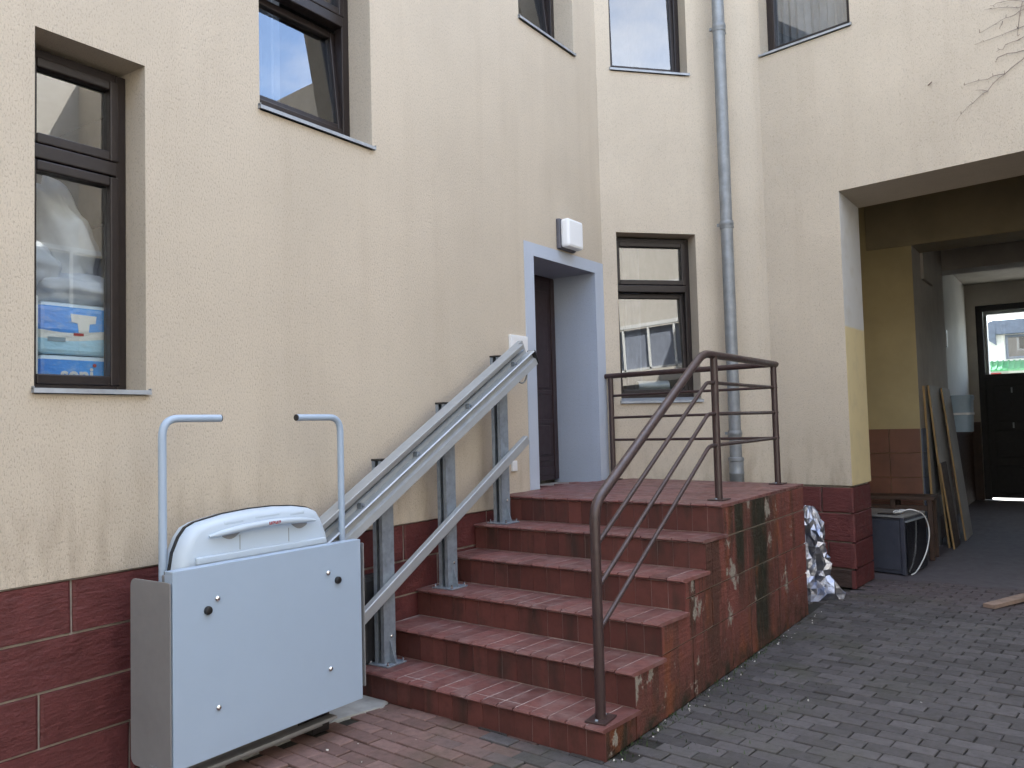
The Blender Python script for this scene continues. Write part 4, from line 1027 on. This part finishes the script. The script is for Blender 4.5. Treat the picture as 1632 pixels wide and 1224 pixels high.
bb = thing('rear_house', (2, -9, 0), 'cream house closing the courtyard behind the viewer', 'building')
m = MB(); wall_grid(m, Vector((0, -6, 0)), Vector((1, 0, 0)), 0, 9, 0, 7.5, [(1.5+2.6*i, 2.6+2.6*i, z, z+1.6) for i in range(3) for z in (1.2, 4.3)]); m.quad((0, -6, 7.5), (9, -6, 7.5), (9, -12, 7.5), (0, -12, 7.5)); part('wall', m, 'render_far', bb)
for i in range(3):
    for z in (1.2, 4.3):
        a = 1.5+2.6*i; m = MB()
        for c in ((a, a+.07, z, z+1.6), (a+1.03, a+1.1, z, z+1.6), (a+.07, a+1.03, z, z+.07), (a+.07, a+1.03, z+1.53, z+1.6)): m.box(c[0], c[1], -6.15, -6.08, c[2], c[3])
        wf = part('window', m, 'white_metal', bb); part('pane', MB().box(a+.07, a+1.03, -6.12, -6.11, z+.07, z+1.53), 'oven_glass', wf)
m = MB().box(-.2, 9, -12, -5.8, 7.5, 7.7); part('eaves', m, 'slate', bb)
# street house beyond the gate
sh = thing('street_house', (2, 31, 0), 'white brick house with dark roof band and green awning beyond the gate', 'house')
m = MB(); wall_grid(m, Vector((-8, 30, 0)), Vector((1, 0, 0)), 0, 22, 0, 4.25, [(9.86, 11.4, 3.28, 4.02)]); m.quad((-8, 30, 4.25), (14, 30, 4.25), (14, 38, 4.25), (-8, 38, 4.25)); part('wall', m, 'white_brick', sh)
for k in range(14):
    z = 2.7+k*.085; m = MB(); m.box(-8, 1.84, 29.985, 30.0, z, z+.070); part('brick_course', m, 'white_brick', sh)
m = MB()
for c in ((1.86, 1.93, 3.28, 4.02), (3.33, 3.4, 3.28, 4.02), (1.93, 3.33, 3.28, 3.35), (1.93, 3.33, 3.95, 4.02)): m.box(c[0], c[1], 29.95, 30.05, c[2], c[3])
wf = part('window', m, 'slate', sh); part('pane', MB().box(1.93, 3.33, 30.0, 30.01, 3.35, 3.95), 'oven_glass', wf)
m = MB(); m.prism([(1.25, 29.7, 4.02), (1.62, 29.7, 3.72), (1.62, 29.7, 4.50), (1.25, 29.7, 4.38)], (0, 0, 0), (0, .25, 0)); m.box(1.62, 14, 29.72, 29.98, 4.05, 4.48); part('roof_band', m, 'slate', sh)
aw = part('awning', MB().prism([(-2, 29.0, 2.92), (-2, 29.95, 3.22), (-2, 29.95, 3.17), (-2, 29.0, 2.87)], (0, 0, 0), (9, 0, 0)), 'green_tile', sh)
for i in range(60): part('awning_rib', MB().prism([(-2+i*.15, 28.99, 2.925), (-2+i*.15, 29.94, 3.225), (-2+i*.15, 29.94, 3.25), (-2+i*.15, 28.99, 2.95)], (0, 0, 0), (.05, 0, 0)), 'green_tile', aw)
part('shop_sign', MB().box(1.2, 1.75, 29.3, 29.34, 2.6, 2.84), 'red_sign', sh)
